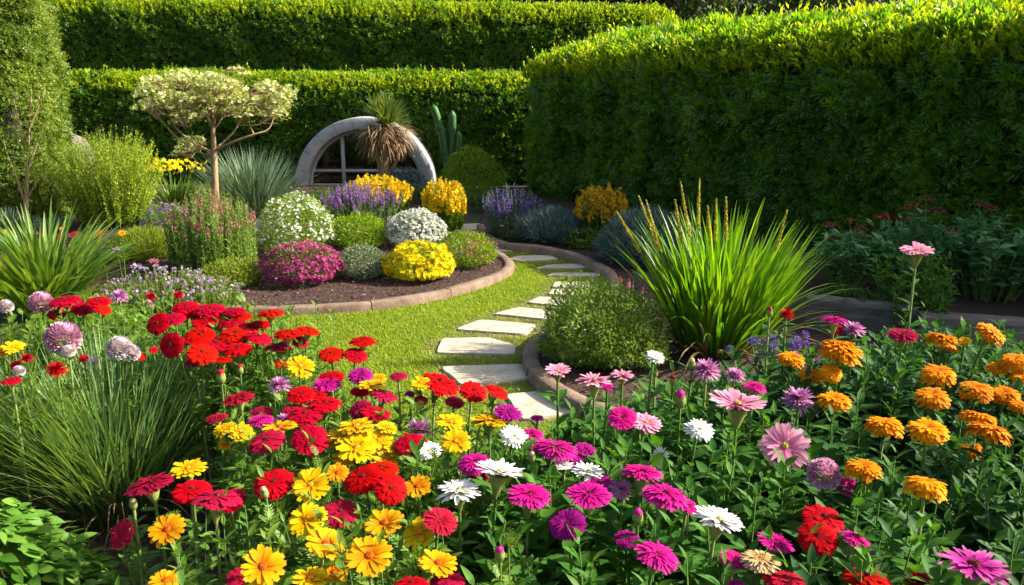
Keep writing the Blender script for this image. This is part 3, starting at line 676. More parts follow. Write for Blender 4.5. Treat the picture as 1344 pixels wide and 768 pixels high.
# ================================================================== SHRUBS, PERENNIALS, GRASSES
def where(px, py, wpx, hpx, z0):
    b = P(px, py, z0); s = PT(px, py, z0)/FPX; R = wpx/2*s; c = Vector((b.x*(b.y+R*.8)/b.y, b.y+R*.8, z0)); H = PY(px, py-hpx, c.y).z-z0
    return c, R*(c.y/b.y), H
def twigs(c, R, H, n, mat, t, lc, r=.006):
    g = G()
    for k in range(n):
        a = U(0, 6.28); e = U(.2, 1.0); d = np.array([math.cos(a)*R*.75*(1.1-e), math.sin(a)*R*.75*(1.1-e), H*.8*e])
        limb(g, (c.x+U(-.03, .03), c.y+U(-.03, .03), c.z-.02), np.array(c)+d, r, r*.4, .08, 5, 5)
    g.build('stems', mat, t, True, lc)
def mound(name, label, cat, px, py, wpx, hpx, lm, T, ls, n, bloom=None, lumpamp=.07, z0=.055, group=None, low=.32, upb=.25, seed=0, bparts='blossoms', flat=1.0):
    c, R, H = where(px, py, wpx*1.04, hpx*.97, z0); lumpamp = lumpamp*1.7+.02; lc = tuple(c); t = thing(name, label, cat, lc, group)
    twigs(c, R, H, 14, M['bark'], t, lc)
    def surf(n, lo):
        d = rdir(n); d = d[d[:, 2] > lo]; k = len(d); f = 1+lumpamp*(lump(d, 2.5, seed)+.7*lump(d, 6, seed+1))
        return d, f
    def place(d, f):
        z = np.where(d[:, 2] > 0, d[:, 2]*H*(1-low), d[:, 2]*H*low)
        return np.array(c)[None]+np.column_stack([d[:, 0]*R*f, d[:, 1]*R*f, z*f+H*low])
    d, f = surf(int(n*1.15), -.92); k = len(d); rad = 1-.5*U(0, 1, k)**2.2+np.where(RNG.random(k) < .06, U(0, .16, k), 0)
    p = place(d, f*rad); g = G(); ok = p[:, 2] > z0
    dr = nrm(d*.7+rdir(k)*.6+np.array([0, 0, upb])); nr = nrm(d*.8+rdir(k)*.5+np.array([0, 0, .3]))
    g.inst(T, p[ok], frames(dr, nr)[ok], U(.65, 1.25, k)[ok]*ls); g.build('foliage', lm, t, False, lc)
    if bloom:
        bm, bT, bs, bn, blo, pat = bloom
        d, f = surf(int(bn*1.5), blo); 
        if pat: 
            keep = lump(d, 5, seed+9)+RNG.normal(0, .25, len(d)) > -pat; d, f = d[keep], f[keep]
        k = len(d); p = place(d, f*U(.96, 1.05, k)); g = G(); nr = nrm(d*.75+rdir(k)*.35+np.array([0, 0, .55]))
        g.inst(bT, p, frames(rdir(k), nr), U(.7, 1.2, k)*bs); o = g.build(bparts, M[bm], t, False, lc); o['kind'] = 'stuff'
    return t
def spires(name, label, cat, px, py, wpx, hpx, n, lm, T, ls, lpn, bloom=None, frac=.3, bs=.01, bpn=24, bw=.012, fan=.9, z0=.055, group=None, spread=.35, nod=.1, bfrac=1.0, stem='stem'):
    c, R, H = where(px, py, wpx, hpx, z0); lc = tuple(c); t = thing(name, label, cat, lc, group)
    a = U(0, 6.28, n); rr = np.sqrt(U(0, 1, n)); b = np.column_stack([np.cos(a)*rr*R*spread, np.sin(a)*rr*R*spread, np.zeros(n)])
    tip = np.column_stack([np.cos(a)*rr*R*fan, np.sin(a)*rr*R*fan, H*np.sqrt(np.maximum(1-.55*rr**2, .1))*U(.82, 1.05, n)])
    mid = b*.5+tip*.5+np.array([0, 0, 1])*(H*.08); off = RNG.normal(0, nod*R*.3, (n, 3))*np.array([1, 1, .2]); tip = tip+off
    C = np.array(c)
    def at(s): return C+((1-s)**2)[:, None]*b+(2*s*(1-s))[:, None]*mid+(s*s)[:, None]*tip
    def tg(s): return nrm((2*(1-s))[:, None]*(mid-b)+(2*s)[:, None]*(tip-mid))
    gs_ = G(); ss = np.linspace(0, 1, 6); A = np.stack([at(np.full(n, s)) for s in ss], 1)
    for k in range(n): tube(gs_, A[k], np.linspace(.0042, .0018, 6), 4, cap=False)
    gs_.build('stems', M[stem], t, True, lc)
    gl = G(); bl = RNG.random(n) < bfrac if bloom else np.zeros(n, bool)
    K = n*lpn; id_ = np.repeat(np.arange(n), lpn); fr_ = np.where(bl[id_], frac*.85, 0); s = U(.05, 1, K)*(1-fr_)
    def A2(i, s): return C+((1-s)**2)[:, None]*b[i]+(2*s*(1-s))[:, None]*mid[i]+(s*s)[:, None]*tip[i]
    def T2(i, s): return nrm((2*(1-s))[:, None]*(mid[i]-b[i])+(2*s)[:, None]*(tip[i]-mid[i]))
    p = A2(id_, s); tt = T2(id_, s); sd = rdir(K); sd = nrm(sd-(sd*tt).sum(1, keepdims=True)*tt)
    gl.inst(T, p, frames(nrm(sd*.8+tt*.65), nrm(tt+rdir(K)*.5)), U(.6, 1.2, K)*ls*(1.1-.45*s)); gl.build('foliage', lm, t, False, lc)
    if bloom:
        w = np.where(bl)[0]; K = len(w)*bpn; id_ = np.repeat(w, bpn); v = U(0, 1, K); s = 1-frac*v; p = A2(id_, s); tt = T2(id_, s)
        sd = rdir(K); sd = nrm(sd-(sd*tt).sum(1, keepdims=True)*tt); g = G()
        g.inst(STAR5, p+sd*(bw*(.35+.65*v))[:, None], frames(rdir(K), nrm(sd+tt*.3+rdir(K)*.2)), U(.7, 1.2, K)*bs*(.55+.45*v)); o = g.build('flower_spikes', M[bloom], t, False, lc); o['kind'] = 'stuff'
    return t
def clump(name, label, cat, px, py, wpx, hpx, n, mat, wd, tilt, bend, nseg=5, fold=0, z0=.055, group=None, base=.25, Lj=(.6, 1.1), part='foliage', Hs=1.0):
    c, R, H = where(px, py, wpx*.4, hpx, z0); Rw = R/.4; lc = tuple(c); t = thing(name, label, cat, lc, group)
    a = U(0, 6.28, n); rr = np.sqrt(U(0, 1, n)); bp = np.array(c)+np.column_stack([np.cos(a)*rr*Rw*base, np.sin(a)*rr*Rw*base, np.zeros(n)-.01])
    az = a+RNG.normal(0, .45, n); ti = tilt[0]+(tilt[1]-tilt[0])*rr*U(.5, 1.1, n); be = U(bend[0], bend[1], n); L = U(*Lj, n)*max(H, Rw)*Hs
    g = G(); strips(g, bp, az, ti, be, L, U(.7, 1.2, n)*wd, nseg, 0, fold); g.build(part, mat, t, False, lc)
    return t, c, Rw, H

# --- island: shrubs
spires('feathery_shrub', 'tall upright feathery yellow green shrub right of the hedge column', 'shrub', 152, 306, 150, 138, 420, M['plume'], LEAF1, .04, 60, None, fan=.95, spread=.5, nod=.25)
t, c, R, H = clump('daylily_clump', 'green grassy clump with yellow flowers behind the blossom tree trunk', 'plant', 232, 285, 90, 62, 150, M['straw'], .022, (.05, .6), (.1, 1.0), 5, .2)
g = G(); k = 90; p = np.array(c)+np.column_stack([RNG.normal(-.1, .22, k), RNG.normal(0, .15, k), H+U(-.02, .12, k)]); g.inst(STAR5, p, frames(rdir(k), nrm(rdir(k)*.6+np.array([0, -.3, .6]))), U(.025, .045, k)); g.build('blossoms', M['yellow_bloom'], t, False, tuple(c))['kind'] = 'stuff'
clump('blue_grass', 'large blue green spiky grass behind the white flowered mound', 'grass', 335, 288, 210, 84, 700, M['blue'], .016, (.05, 1.05), (.05, .5), 4, .2, base=.18, Lj=(.75, 1.1), group='blue green grasses', Hs=.88)
clump('blue_grass', 'blue green grass at the left edge behind the strap leaved clump', 'grass', 12, 318, 120, 62, 300, M['blue'], .012, (.05, .8), (.05, .6), 4, .2, base=.25, Lj=(.7, 1.1), group='blue green grasses', Hs=.75)
clump('blue_grass', 'blue green grass between the sapling and the feathery shrub', 'grass', 66, 318, 70, 50, 200, M['blue'], .010, (.05, .7), (.1, .6), 4, .2, base=.25, Lj=(.7, 1.1), group='blue green grasses', Hs=.75)
mound('grey_shrub', 'small wispy grey green shrub below the feathery shrub', 'shrub', 192, 345, 80, 44, M['feather'], NEEDLE, .05, 5200, None, .1, upb=.8, seed=3)
spires('pink_salvia', 'upright salvia with pink flower spikes in front of the tree trunk', 'perennial', 283, 364, 128, 116, 280, M['bush'], LEAF2, .04, 44, 'rose_bloom', .24, .010, 22, .011, bfrac=.38, spread=.85)
mound('purple_perennial', 'small purple flowered patch left of the pink salvia', 'perennial', 222, 314, 58, 46, M['mid'], LEAF1, .03, 1500, ('purple_bloom', STAR5, .016, 500, -.1, .25), .12, seed=5)
mound('low_shrub', 'low loose light green mound at the foot of the pink salvia', 'shrub', 306, 378, 72, 36, M['feather'], LEAF2, .024, 4200, None, .13, seed=7)
mound('white_flowered_mound', 'largest round mound with white flowers, beside the pink salvia', 'shrub', 389, 336, 98, 80, M['lime'], LEAF2, .03, 7500, ('white_bloom', STAR5, .016, 1700, -.35, .15), .06, seed=9, group='clipped mounds of the island')
mound('magenta_flowered_mound', 'round mound covered in magenta flowers at the island front', 'shrub', 398, 377, 96, 60, M['mid'], LEAF1, .024, 5200, ('magenta_bloom', STAR5, .016, 2600, -.5, .28), .05, seed=11, group='clipped mounds of the island')
mound('green_mound', 'bright green leafy mound without flowers between two white ones', 'shrub', 473, 328, 74, 46, M['lime'], LEAF2, .03, 5200, None, .05, seed=13, group='clipped mounds of the island')
mound('grey_green_mound', 'small grey green mound between the magenta and yellow mounds', 'shrub', 477, 368, 68, 45, M['grey'], LEAF2, .024, 5600, None, .05, seed=15, group='clipped mounds of the island')
mound('white_flowered_mound', 'smaller white flowered mound behind the yellow one', 'shrub', 546, 326, 80, 50, M['grey'], LEAF1, .024, 4600, ('white_bloom', STAR5, .017, 2900, -.4, .3), .04, seed=17, group='clipped mounds of the island')
mound('yellow_flowered_mound', 'bright yellow flowered mound nearest the front edging', 'shrub', 551, 372, 84, 53, M['lime'], LEAF2, .026, 3600, ('yellow_bloom', STAR8, .024, 1500, -.5, .22), .06, seed=19, group='clipped mounds of the island')
mound('pink_flowered_mound', 'low green mound speckled with pink flowers at the island tip', 'shrub', 610, 353, 76, 48, M['lime'], LEAF1, .024, 5200, ('rose_bloom', STAR5, .014, 420, -.4, .1), .06, seed=23, group='clipped mounds of the island')
spires('purple_salvia', 'row of purple salvia spikes in front of the golden shrub', 'perennial', 476, 295, 122, 56, 190, M['grey'], LEAF1, .03, 22, 'purple_bloom', .42, .012, 34, .014, bfrac=.75, spread=.7)
spires('golden_shrub', 'wide golden flowering shrub below the spiky palm-like plant', 'shrub', 497, 286, 98, 58, 190, M['lime'], LEAF1, .045, 34, 'gold_bloom', .5, .026, 26, .026, bfrac=.9, spread=.75, group='golden shrubs')
spires('golden_shrub', 'upright golden shrub right of the arched window', 'shrub', 583, 306, 68, 74, 150, M['lime'], LEAF1, .045, 40, 'gold_bloom', .5, .024, 26, .024, bfrac=.85, spread=.7, group='golden shrubs')
mound('rounded_bush', 'dark green fine leaved bush in front of the window pane', 'shrub', 532, 262, 56, 42, M['bluegrey'], LEAF1, .035, 2600, None, .06, seed=29)
mound('rounded_bush', 'clipped round green bush beside the cactus, sunlit on its left', 'shrub', 620, 262, 80, 70, M['lime'], LEAF2, .034, 5600, None, .04, seed=30)

for (px, py, w, h, mt, lab) in ((438, 268, 70, 24, 'mid', 'low green plant in front of the left window pane'), (566, 268, 46, 26, 'mid', 'low green plant at the right foot of the window surround'), (640, 276, 60, 26, 'mid', 'low dark green plant below the round clipped bush'), (262, 272, 60, 34, 'lime', 'low yellow green plant just left of the blossom tree trunk'), (205, 300, 60, 30, 'bush', 'low green plant right of the feathery shrub')):
    spires('leafy_plant', lab, 'plant', px, py, w, h, 60, M[mt], LEAF2, .05, 26, None, spread=.8, nod=.4)
# --- cordyline
CY = 11.3; cb = PY(504, 262, CY); q = lambda x, y, dy=0.0: np.array(PY(x, y, CY+dy))
t = thing('cordyline', 'palm-like spiky plant with brown skirt in front of the window', 'plant', (cb.x, CY, .05)); lc = (cb.x, CY, .05)
g = G(); tube(g, smooth_line([(cb.x, CY, 0), q(503, 225), q(505, 190), q(506, 160)], 6), np.linspace(.085, .075, 19), 10)
tube(g, smooth_line([q(503, 232), q(494, 205), q(488, 190)], 5), np.linspace(.03, .02, 11), 7); tube(g, smooth_line([q(508, 232), q(520, 212), q(526, 195)], 5), np.linspace(.03, .02, 11), 7)
g.build('trunk', M['bark2'], t, True, lc)
k = 420; g = G(); cc = q(507, 162); strips(g, np.tile(cc, (k, 1))+RNG.normal(0, .03, (k, 3)), U(0, 6.28, k), U(0, 1.55, k), U(-.1, .45, k), U(.30, .46, k), U(.016, .026, k), 4, 0, .2); g.build('foliage', M['spiky'], t, False, lc)
k = 620; g = G(); b = q(505, 172)+np.column_stack([RNG.normal(0, .10, k), RNG.normal(0, .10, k), U(-.1, .1, k)]); strips(g, b, U(0, 6.28, k), U(1.3, 2.3, k), U(.8, 1.4, k), U(.30, .52, k), U(.014, .024, k), 5)
for X in (489, 526):
    m = 90; strips(g, np.tile(q(X, 186), (m, 1))+RNG.normal(0, .03, (m, 3)), U(0, 6.28, m), U(1.7, 2.4, m), U(.4, .9, m), U(.15, .4, m), U(.012, .02, m), 4)
g.build('dead_leaf_skirt', M['dead'], t, False, lc)
# --- cactus
XY = 12.3; q = lambda x, y, dy=0.0: np.array(PY(x, y, XY+dy)); cb = PY(588, 250, XY)
t = thing('columnar_cactus', 'tall green columnar cactus with three arms before the back hedge', 'cactus', (cb.x, XY, .05)); lc = (cb.x, XY, .05)
def ribbed(pts, rad):
    l = np.array(smooth_line(pts, 6)); n = len(l); s = np.linspace(0, 1, n); r = rad*np.clip(np.sqrt(np.clip((1-s)*9, 0, 1)), .12, 1)*np.clip(.8+s*3, 0, 1); sides = 16
    tt = nrm(np.gradient(l, axis=0)); x = nrm(np.cross(tt, np.array([[0, 1., .05]]))); y = np.cross(tt, x); a = np.arange(sides)*2*math.pi/sides; rr = np.where(np.arange(sides) % 2, .72, 1)
    V = l[:, None]+(r[:, None]*rr[None])[..., None]*(np.cos(a)[None, :, None]*x[:, None]+np.sin(a)[None, :, None]*y[:, None])
    F = [(i*sides+k, i*sides+(k+1) % sides, (i+1)*sides+(k+1) % sides, (i+1)*sides+k) for i in range(n-1) for k in range(sides)]
    g = G(); g.add(V.reshape(-1, 3), F); g.add(V[-1], [tuple(range(sides))]); return g
for nm, ps in (('stem', [(cb.x, XY, 0), q(588, 225), q(583, 190), q(578, 163)]), ('arm', [q(577, 172), q(574, 155), q(568, 138)]), ('arm', [q(589, 225), q(593, 190), q(594, 165), q(593.5, 145)]), ('arm', [q(590, 235), q(599, 205), q(601, 190), q(601.5, 172)])):
    ribbed(ps, .065 if nm == 'stem' else .055).build(nm, M['cactus'], t, False, lc)

# --- right shaded bed
spires('violet_salvia', 'clump of violet flower spires in the shade under the right hedge', 'perennial', 672, 314, 92, 72, 120, M['bluegrey'], LEAF1, .034, 30, 'violet_bloom', .4, .013, 40, .017, bfrac=.42, spread=.6)
mound('pink_perennial', 'small pink flowered plant in front of the violet spires', 'perennial', 683, 316, 44, 34, M['mid'], LEAF1, .028, 900, ('rose_bloom', STAR5, .022, 110, -.2, .2), .15, seed=41)
mound('lavender_mound', 'blue grey needle leaved mound beside the violet spires', 'shrub', 722, 322, 88, 46, M['bluegrey'], NEEDLE, .075, 5000, None, .07, seed=43, upb=.7)
spires('amber_shrub', 'rounded shrub with amber yellow flowers against the dark hedge', 'shrub', 788, 324, 80, 84, 190, M['mid'], LEAF1, .045, 40, 'amber_bloom', .34, .020, 22, .03, bfrac=.62, spread=.6)
mound('low_shrub', 'low leafy green plant at the foot of the amber shrub', 'shrub', 773, 327, 62, 30, M['mid'], LEAF2, .045, 1300, None, .15, seed=47)
mound('blue_grey_bush', 'blue grey bush between the amber shrub and the tall iris clump', 'shrub', 845, 352, 108, 76, M['bluegrey'], NEEDLE, .075, 6800, None, .07, seed=49, upb=.5)
c_ = mound('low_bush', 'low bushy green plant with violet flowers beside the stepping stones', 'shrub', 788, 487, 146, 106, M['bush'], LEAF2, .025, 19000, ('violet_bloom', STAR8, .018, 34, -.3, 0), .17, seed=51, z0=.06, low=.3)
spires('purple_salvia', 'thin sprigs of pinkish purple flower spikes above the low bush', 'perennial', 800, 430, 110, 66, 26, M['mid'], LEAF1, .025, 12, 'rose_bloom', .25, .010, 24, .010, bfrac=.6, spread=.7)

# iris clump with flower spikes
ic = P(948, 468, .06); IR = PT(948, 468, .06)/FPX
t = thing('iris_clump', 'tall bright green sword leaved clump with yellow flower spikes', 'plant', (ic.x, ic.y+.12, .06)); lc = (ic.x, ic.y+.12, .06)
n = 430; a = U(0, 6.28, n); rr = np.sqrt(U(0, 1, n)); bp = np.array(lc)+np.column_stack([np.cos(a)*rr*.24, np.sin(a)*rr*.16, np.zeros(n)])
g = G(); strips(g, bp, a+RNG.normal(0, .4, n), .04+.44*rr*U(.5, 1.15, n), U(.0, .4, n)+.25*rr, U(.58, .98, n)*(1-.12*rr), U(.018, .032, n), 7, 0, .22, .3); 
k = 36; a = U(0, 6.28, k); strips(g, np.array(lc)+np.column_stack([np.cos(a)*.2, np.sin(a)*.15, np.zeros(k)]), a, U(.4, .8, k), U(.7, 1.3, k), U(.55, .8, k), U(.014, .022, k), 7, 0, .2, .3)
g.build('foliage', M['iris'], t, False, lc)
k = 60; a = U(0, 6.28, k); g = G(); strips(g, np.array(lc)+np.column_stack([np.cos(a)*.22, np.sin(a)*.16, np.zeros(k)]), a, U(.5, 1.1, k), U(.5, 1.5, k), U(.3, .62, k), U(.012, .022, k), 6, 0, .2, .3); g.build('dead_leaves', M['dead'], t, False, lc)
for (x0, y0, x1, y1) in ((840, 330, 809, 277), (862, 320, 838, 257), (866, 330, 848, 262), (905, 310, 893, 238), (916, 300, 918, 233), (930, 320, 929, 270), (939, 315, 940, 260), (953, 315, 953, 258), (895, 320, 886, 262), (1018, 330, 1033, 276)):
    yy = lc[1]+U(-.1, .1); a0 = np.array(PY(x0, y0, yy)); a1 = np.array(PY(x1, y1, yy)); b0 = np.array(lc)+np.array([(x0-940)*.0012, U(-.08, .08), 0]); g = G()
    l = np.array(smooth_line([b0, (b0+a0)/2+np.array([0, 0, .03]), a0, a1], 6)); tube(g, l, np.linspace(.006, .003, len(l)), 5)
    m = 260; v = U(0, 1, m); p = a0+(a1-a0)*v[:, None]; dd = nrm(rdir(m)*np.array([1, 1, .3])); g.inst(STAR4, p+dd*(.009*(1.1-.8*v))[:, None], frames(rdir(m), nrm(dd+np.array([0, 0, .4]))), U(.005, .009, m)*(1.15-.6*v), 1)
    g.build('flower_spike', [M['stem'], M['spike_bloom']], t, False, lc)

# dark perennials with rust red heads, under the right hedge
def flat_head(g, c, r, mi, n=60):
    a = U(0, 6.28, n); rr = np.sqrt(U(0, 1, n)); p = np.array(c)+np.column_stack([np.cos(a)*rr*r, np.sin(a)*rr*r, r*.45*(1-rr**2)+U(-.004, .004, n)])
    g.inst(STAR5, p, frames(rdir(n), nrm(np.column_stack([np.cos(a)*rr*.8, np.sin(a)*rr*.8, np.ones(n)])+rdir(n)*.25)), U(.008, .014, n), mi)
def sedum(label, px, py, wpx, hpx, heads, T=BROAD, ls=.06, n=34):
    c, R, H = where(px, py, wpx, hpx, .06); lc = tuple(c); t = thing('sedum', label, 'perennial', lc, 'dark perennials under the right hedge'); gs_ = G(); gl = G(); 
    for k in range(n):
        a = U(0, 6.28); rr = math.sqrt(U(0, 1)); e = np.array(c)+np.array([math.cos(a)*rr*R, math.sin(a)*rr*R, H*U(.75, 1.12)*(1-.25*rr)]); b = np.array(c)+np.array([math.cos(a)*rr*R*.4, math.sin(a)*rr*R*.4, -.01])
        limb(gs_, b, e, .006, .003, .04, 5, 5); m = 16; s = U(.2, 1, m)[:, None]; p = b+(e-b)*s; dd = rdir(m)*np.array([1, 1, .3]); gl.inst(T, p, frames(nrm(dd+np.array([0, 0, .35])), nrm(rdir(m)*.3+np.array([0, 0, 1]))), U(.7, 1.2, m)*ls)
    for (x, y, w, col) in heads:
        h = np.array(PY(x, y, c.y+U(-.15, .05))); b = np.array(c)+np.array([U(-.1, .1), U(-.1, .1), 0]); limb(gs_, b, h, .006, .004, .03, 5, 5); s = w*1.35*c.y/FPX/2
        m = 8; ss = U(.5, .92, m)[:, None]; gl.inst(T, b+(h-b)*ss, frames(nrm(rdir(m)*np.array([1, 1, .3])+np.array([0, 0, .3])), nrm(rdir(m)*.3+np.array([0, 0, 1]))), U(.6, 1.0, m)*ls)
        g = G(); flat_head(g, h, s, 0, 50); g.build('flower_head', M[col], t, False, lc)
    gs_.build('stems', M['stem'], t, True, lc); gl.build('foliage', M['sedum'], t, False, lc)
sedum('dark leafy plant with small brown heads right of the iris clump', 1110, 385, 100, 84, [(1088, 296, 14, 'rust_bloom'), (1116, 291, 12, 'rust_bloom'), (1092, 313, 10, 'rust_bloom'), (1128, 302, 16, 'rust_bloom')], LANCE, .09, 46)
sedum('dark plant with the deepest red heads under the hedge', 1190, 390, 140, 104, [(1162, 288, 22, 'red_bloom'), (1200, 275, 24, 'rust_bloom'), (1216, 262, 16, 'rust_bloom'), (1229, 278, 16, 'rust_bloom'), (1186, 290, 12, 'rust_bloom')], LANCE, .10, 60)
sedum('dark leafy plant at the right edge with two pale brown heads', 1292, 405, 160, 125, [(1286, 269, 14, 'rust_bloom'), (1301, 275, 14, 'rust_bloom'), (1250, 305, 14, 'rust_bloom'), (1308, 322, 12, 'rust_bloom')], BROAD, .10, 64)
spires('leafy_plant', 'tall leafy plant without flowers around the raised pink flower', 'plant', 1185, 452, 130, 128, 34, M['bed_b'], LANCE, .085, 30, None, spread=.7, nod=.3)
spires('leafy_plant', 'bushy dark green plant before the timber beam, left of the tilted marigold', 'plant', 1110, 440, 120, 60, 40, M['bed_c'], LANCE, .07, 24, None, spread=.7, nod=.3)
# timber sleepers
def sleeper(label, p0, p1, h, th):
    a, b = Vector(p0), Vector(p1); L = (b-a).length; ang = math.atan2(b.y-a.y, b.x-a.x); g = G(); c = (a+b)/2
    k = 12
    Q = []
    for i in range(k+1):
        x = -L/2+L*i/k; e = .012
        for (y, z) in ((-th/2, 0), (-th/2, h-e), (-th/2+e, h), (th/2-e, h), (th/2, h-e), (th/2, 0)): Q.append((x, y+U(-.003, .003), max(0, z+(U(-.004, .004) if z else 0))))
    F = [(i*6+j, i*6+j+1, i*6+7+j, i*6+6+j) for i in range(k) for j in range(5)]
    g.add(Q, F); g.add(Q[:6], [tuple(range(6))]); g.add(Q[-6:], [tuple(range(5, -1, -1))]); o = g.build('timber_sleeper', M['timber'], None); o.location = (c.x, c.y, 0); o.rotation_euler = (0, 0, ang); tag(o, label, 'timber edge', 'timber sleepers')
e1 = P(1060, 388, .26); e2 = P(1205, 403, .26); e3 = P(1207, 411, .26); e4 = P(1420, 425, .26)
sleeper('grey timber beam edging the bed behind the iris clump', (e1.x, e1.y, 0), (e2.x, e2.y, 0), .26, .14)
sleeper('grey timber beam at the right edge behind the orange flowers', (e3.x, e3.y, 0), (e4.x, e4.y, 0), .26, .14)

# --- left side
clump('strap_leaf_clump', 'large arching strap leaved clump at the left', 'plant', 64, 418, 230, 128, 400, M['straw'], .034, (.0, .95), (.25, 1.0), 7, .25, z0=.03, base=.26, Lj=(.6, 1.1), Hs=1.18)
def asters(label, px, py, wpx, hpx, n, heads):
    t = spires('aster_bush', label, 'perennial', px, py, wpx, hpx, n, M['feather'], LEAF1, .026, 40, 'lavender_bloom', .05, .012, 7, .006, fan=1.0, spread=.7, bfrac=.6, z0=.02, group='pale aster bushes'); lc = tuple(t.location)
    for (x, y, w, col) in heads:
        h = np.array(PY(x, y, lc[1]+U(-.1, .1))); s = w*lc[1]/FPX/2; g = G(); m = 70; dd = rdir(m); dd[:, 2] = np.abs(dd[:, 2])*.7; g.inst(NEEDLE, np.tile(h, (m, 1)), frames(nrm(dd+np.array([0, 0, .1])), nrm(rdir(m)+np.array([0, 0, 1]))), np.stack([np.full(m, s*2.2), U(.7, 1.05, m)*s, np.full(m, s)], 1))
        b = np.array([h[0]+U(-.03, .03), h[1]+.02, .1]); limb(g, b, h, .003, .002, .03, 5, 4); g.F[-1] = (g.F[-1][0], 1); g.F[-2] = (g.F[-2][0], 1)
        g.build('flower_head', [M[col], M['stem']], t, False, lc)
asters('airy bush of tiny lavender asters in front of the mulch', 215, 428, 140, 76, 200, [(180, 353, 20, 'lavender_bloom'), (210, 355, 11, 'lavender_bloom'), (153, 329, 13, 'lavender_bloom'), (202, 346, 18, 'pink_bloom'), (171, 372, 9, 'lavender_bloom'), (221, 377, 12, 'lavender_bloom')])
asters('airy bush of pale asters close to the left end of the edging', 272, 424, 100, 58, 130, [(233, 369, 13, 'lavender_bloom'), (277, 371, 12, 'lavender_bloom'), (262, 366, 8, 'lavender_bloom'), (243, 375, 8, 'white_bloom')])
mound('feathery_bush', 'feathery green bush under the group of red flowers at the left', 'shrub', 120, 478, 130, 66, M['bed_a'], FEATHER, .09, 1600, None, .12, z0=.02, seed=61, upb=.4)
# foreground ornamental grass
gc = P(158, 672, 0); t = thing('ornamental_grass', 'large fountain of fine blue green grass in the left foreground', 'grass', (gc.x, gc.y, 0)); lc = (gc.x, gc.y, 0)
n = 2600; a = U(0, 6.28, n); rr = np.sqrt(U(0, 1, n)); bp = np.array(lc)+np.column_stack([np.cos(a)*rr*.15, np.sin(a)*rr*.13, np.zeros(n)]); g = G()
strips(g, bp, a+RNG.normal(0, .5, n), .03+.62*rr*U(.4, 1.2, n), U(.05, .75, n), U(.42, .76, n), U(.0045, .008, n), 7, 0, 0, .3); g.build('foliage', M['ograss'], t, False, lc)
k = 70; a = U(2.2, 5.8, k); g = G(); strips(g, np.array(lc)+np.column_stack([np.cos(a)*.14, np.sin(a)*.12, np.zeros(k)]), a, U(.6, 1.1, k), U(.7, 1.6, k), U(.35, .62, k), U(.005, .010, k), 7); g.build('dry_blades', M['dead'], t, False, lc)
gc = P(4, 690, 0); t = thing('ornamental_grass', 'narrow tuft of tall yellow green grass at the left edge', 'grass', (gc.x, gc.y, 0)); lc = (gc.x, gc.y, 0)
n = 260; a = U(0, 6.28, n); rr = np.sqrt(U(0, 1, n)); bp = np.array(lc)+np.column_stack([np.cos(a)*rr*.1, np.sin(a)*rr*.1, np.zeros(n)]); g = G()
strips(g, bp, a, .03+.25*rr, U(.05, .7, n), U(.45, .85, n), U(.006, .012, n), 7, 0, 0, .3); g.build('foliage', M['feather'], t, False, lc)
# hosta-like plant in the corner
hc = P(28, 775, .0); hc = Vector((-1.50, 1.98, 0)); t = thing('leafy_plant', 'low plant with broad pale green leaves in the bottom left corner', 'plant', tuple(hc)); lc = tuple(hc)
n = 1900; a = U(0, 6.28, n); rr = np.sqrt(U(0, 1, n)); p = np.array(hc)+np.column_stack([np.cos(a)*rr*.33, np.sin(a)*rr*.28, .46*(1-.75*rr**2)*U(.55, 1.05, n)]); dr = np.column_stack([np.cos(a), np.sin(a), np.full(n, -.15)])+rdir(n)*.5
g = G(); g.inst(BROAD, p, frames(nrm(dr), nrm(rdir(n)*.55+np.array([0, 0, 1])+np.column_stack([np.cos(a)*rr, np.sin(a)*rr, np.zeros(n)])*.5)), U(.035, .068, n)); g.build('foliage', M['hosta'], t, True, lc)
twigs(hc, .28, .3, 24, M['stem'], t, lc, .005)

# ================================================================== FOREGROUND FLOWERS
def pm(name, cols, pos=None, **k): M[name] = petal_mat(name, cols, pos, **k)
pm('red_petals', [(.12, .001, .004), (.42, .0008, .006), (.54, .001, .009), (.60, .002, .012)], [0, .22, .6, 1], trans=.28)
pm('crimson_petals', [(.14, .004, .02), (.40, .006, .035), (.52, .012, .06)], [0, .25, 1], trans=.28)
pm('yellow_petals', [(.62, .10, .002), (.80, .30, .002), (.86, .52, .004), (.86, .60, .012)], [0, .25, .5, 1], trans=.3)
pm('amber_petals', [(.55, .06, .002), (.78, .20, .002), (.86, .38, .004), (.86, .45, .01)], [0, .25, .55, 1], trans=.3)
pm('orange_petals', [(.60, .12, .002), (.92, .24, .003), (1.0, .34, .004), (1.0, .39, .006)], [0, .3, .6, 1], trans=.3, streak=.12)
pm('magenta_petals', [(.22, .004, .07), (.56, .006, .20), (.72, .012, .28), (.78, .04, .35)], [0, .25, .7, 1], trans=.28)
pm('purple_petals', [(.12, .003, .06), (.36, .007, .19), (.46, .012, .27)], [0, .3, 1], trans=.25)
pm('pink_petals', [(.66, .10, .24), (.86, .24, .42), (.96, .38, .54), (.98, .52, .64)], [0, .3, .65, 1], trans=.3)
pm('white_petals', [(.75, .75, .45), (.92, .91, .86), (.98, .97, .95)], [0, .3, 1], trans=.28, var=.05, streak=.08)
pm('lilac_petals', [(.52, .11, .36), (.68, .22, .52), (.80, .36, .66)], [0, .4, 1], trans=.25)
pm('pompom_petals', [(.62, .16, .36), (.80, .30, .52), (.96, .58, .74)], [0, .7, 1.05], trans=.2, var=.22)
pm('pale_pompom_petals', [(.80, .44, .52), (.92, .70, .74), (.98, .88, .90)], [0, .7, 1.05], trans=.2, var=.15)
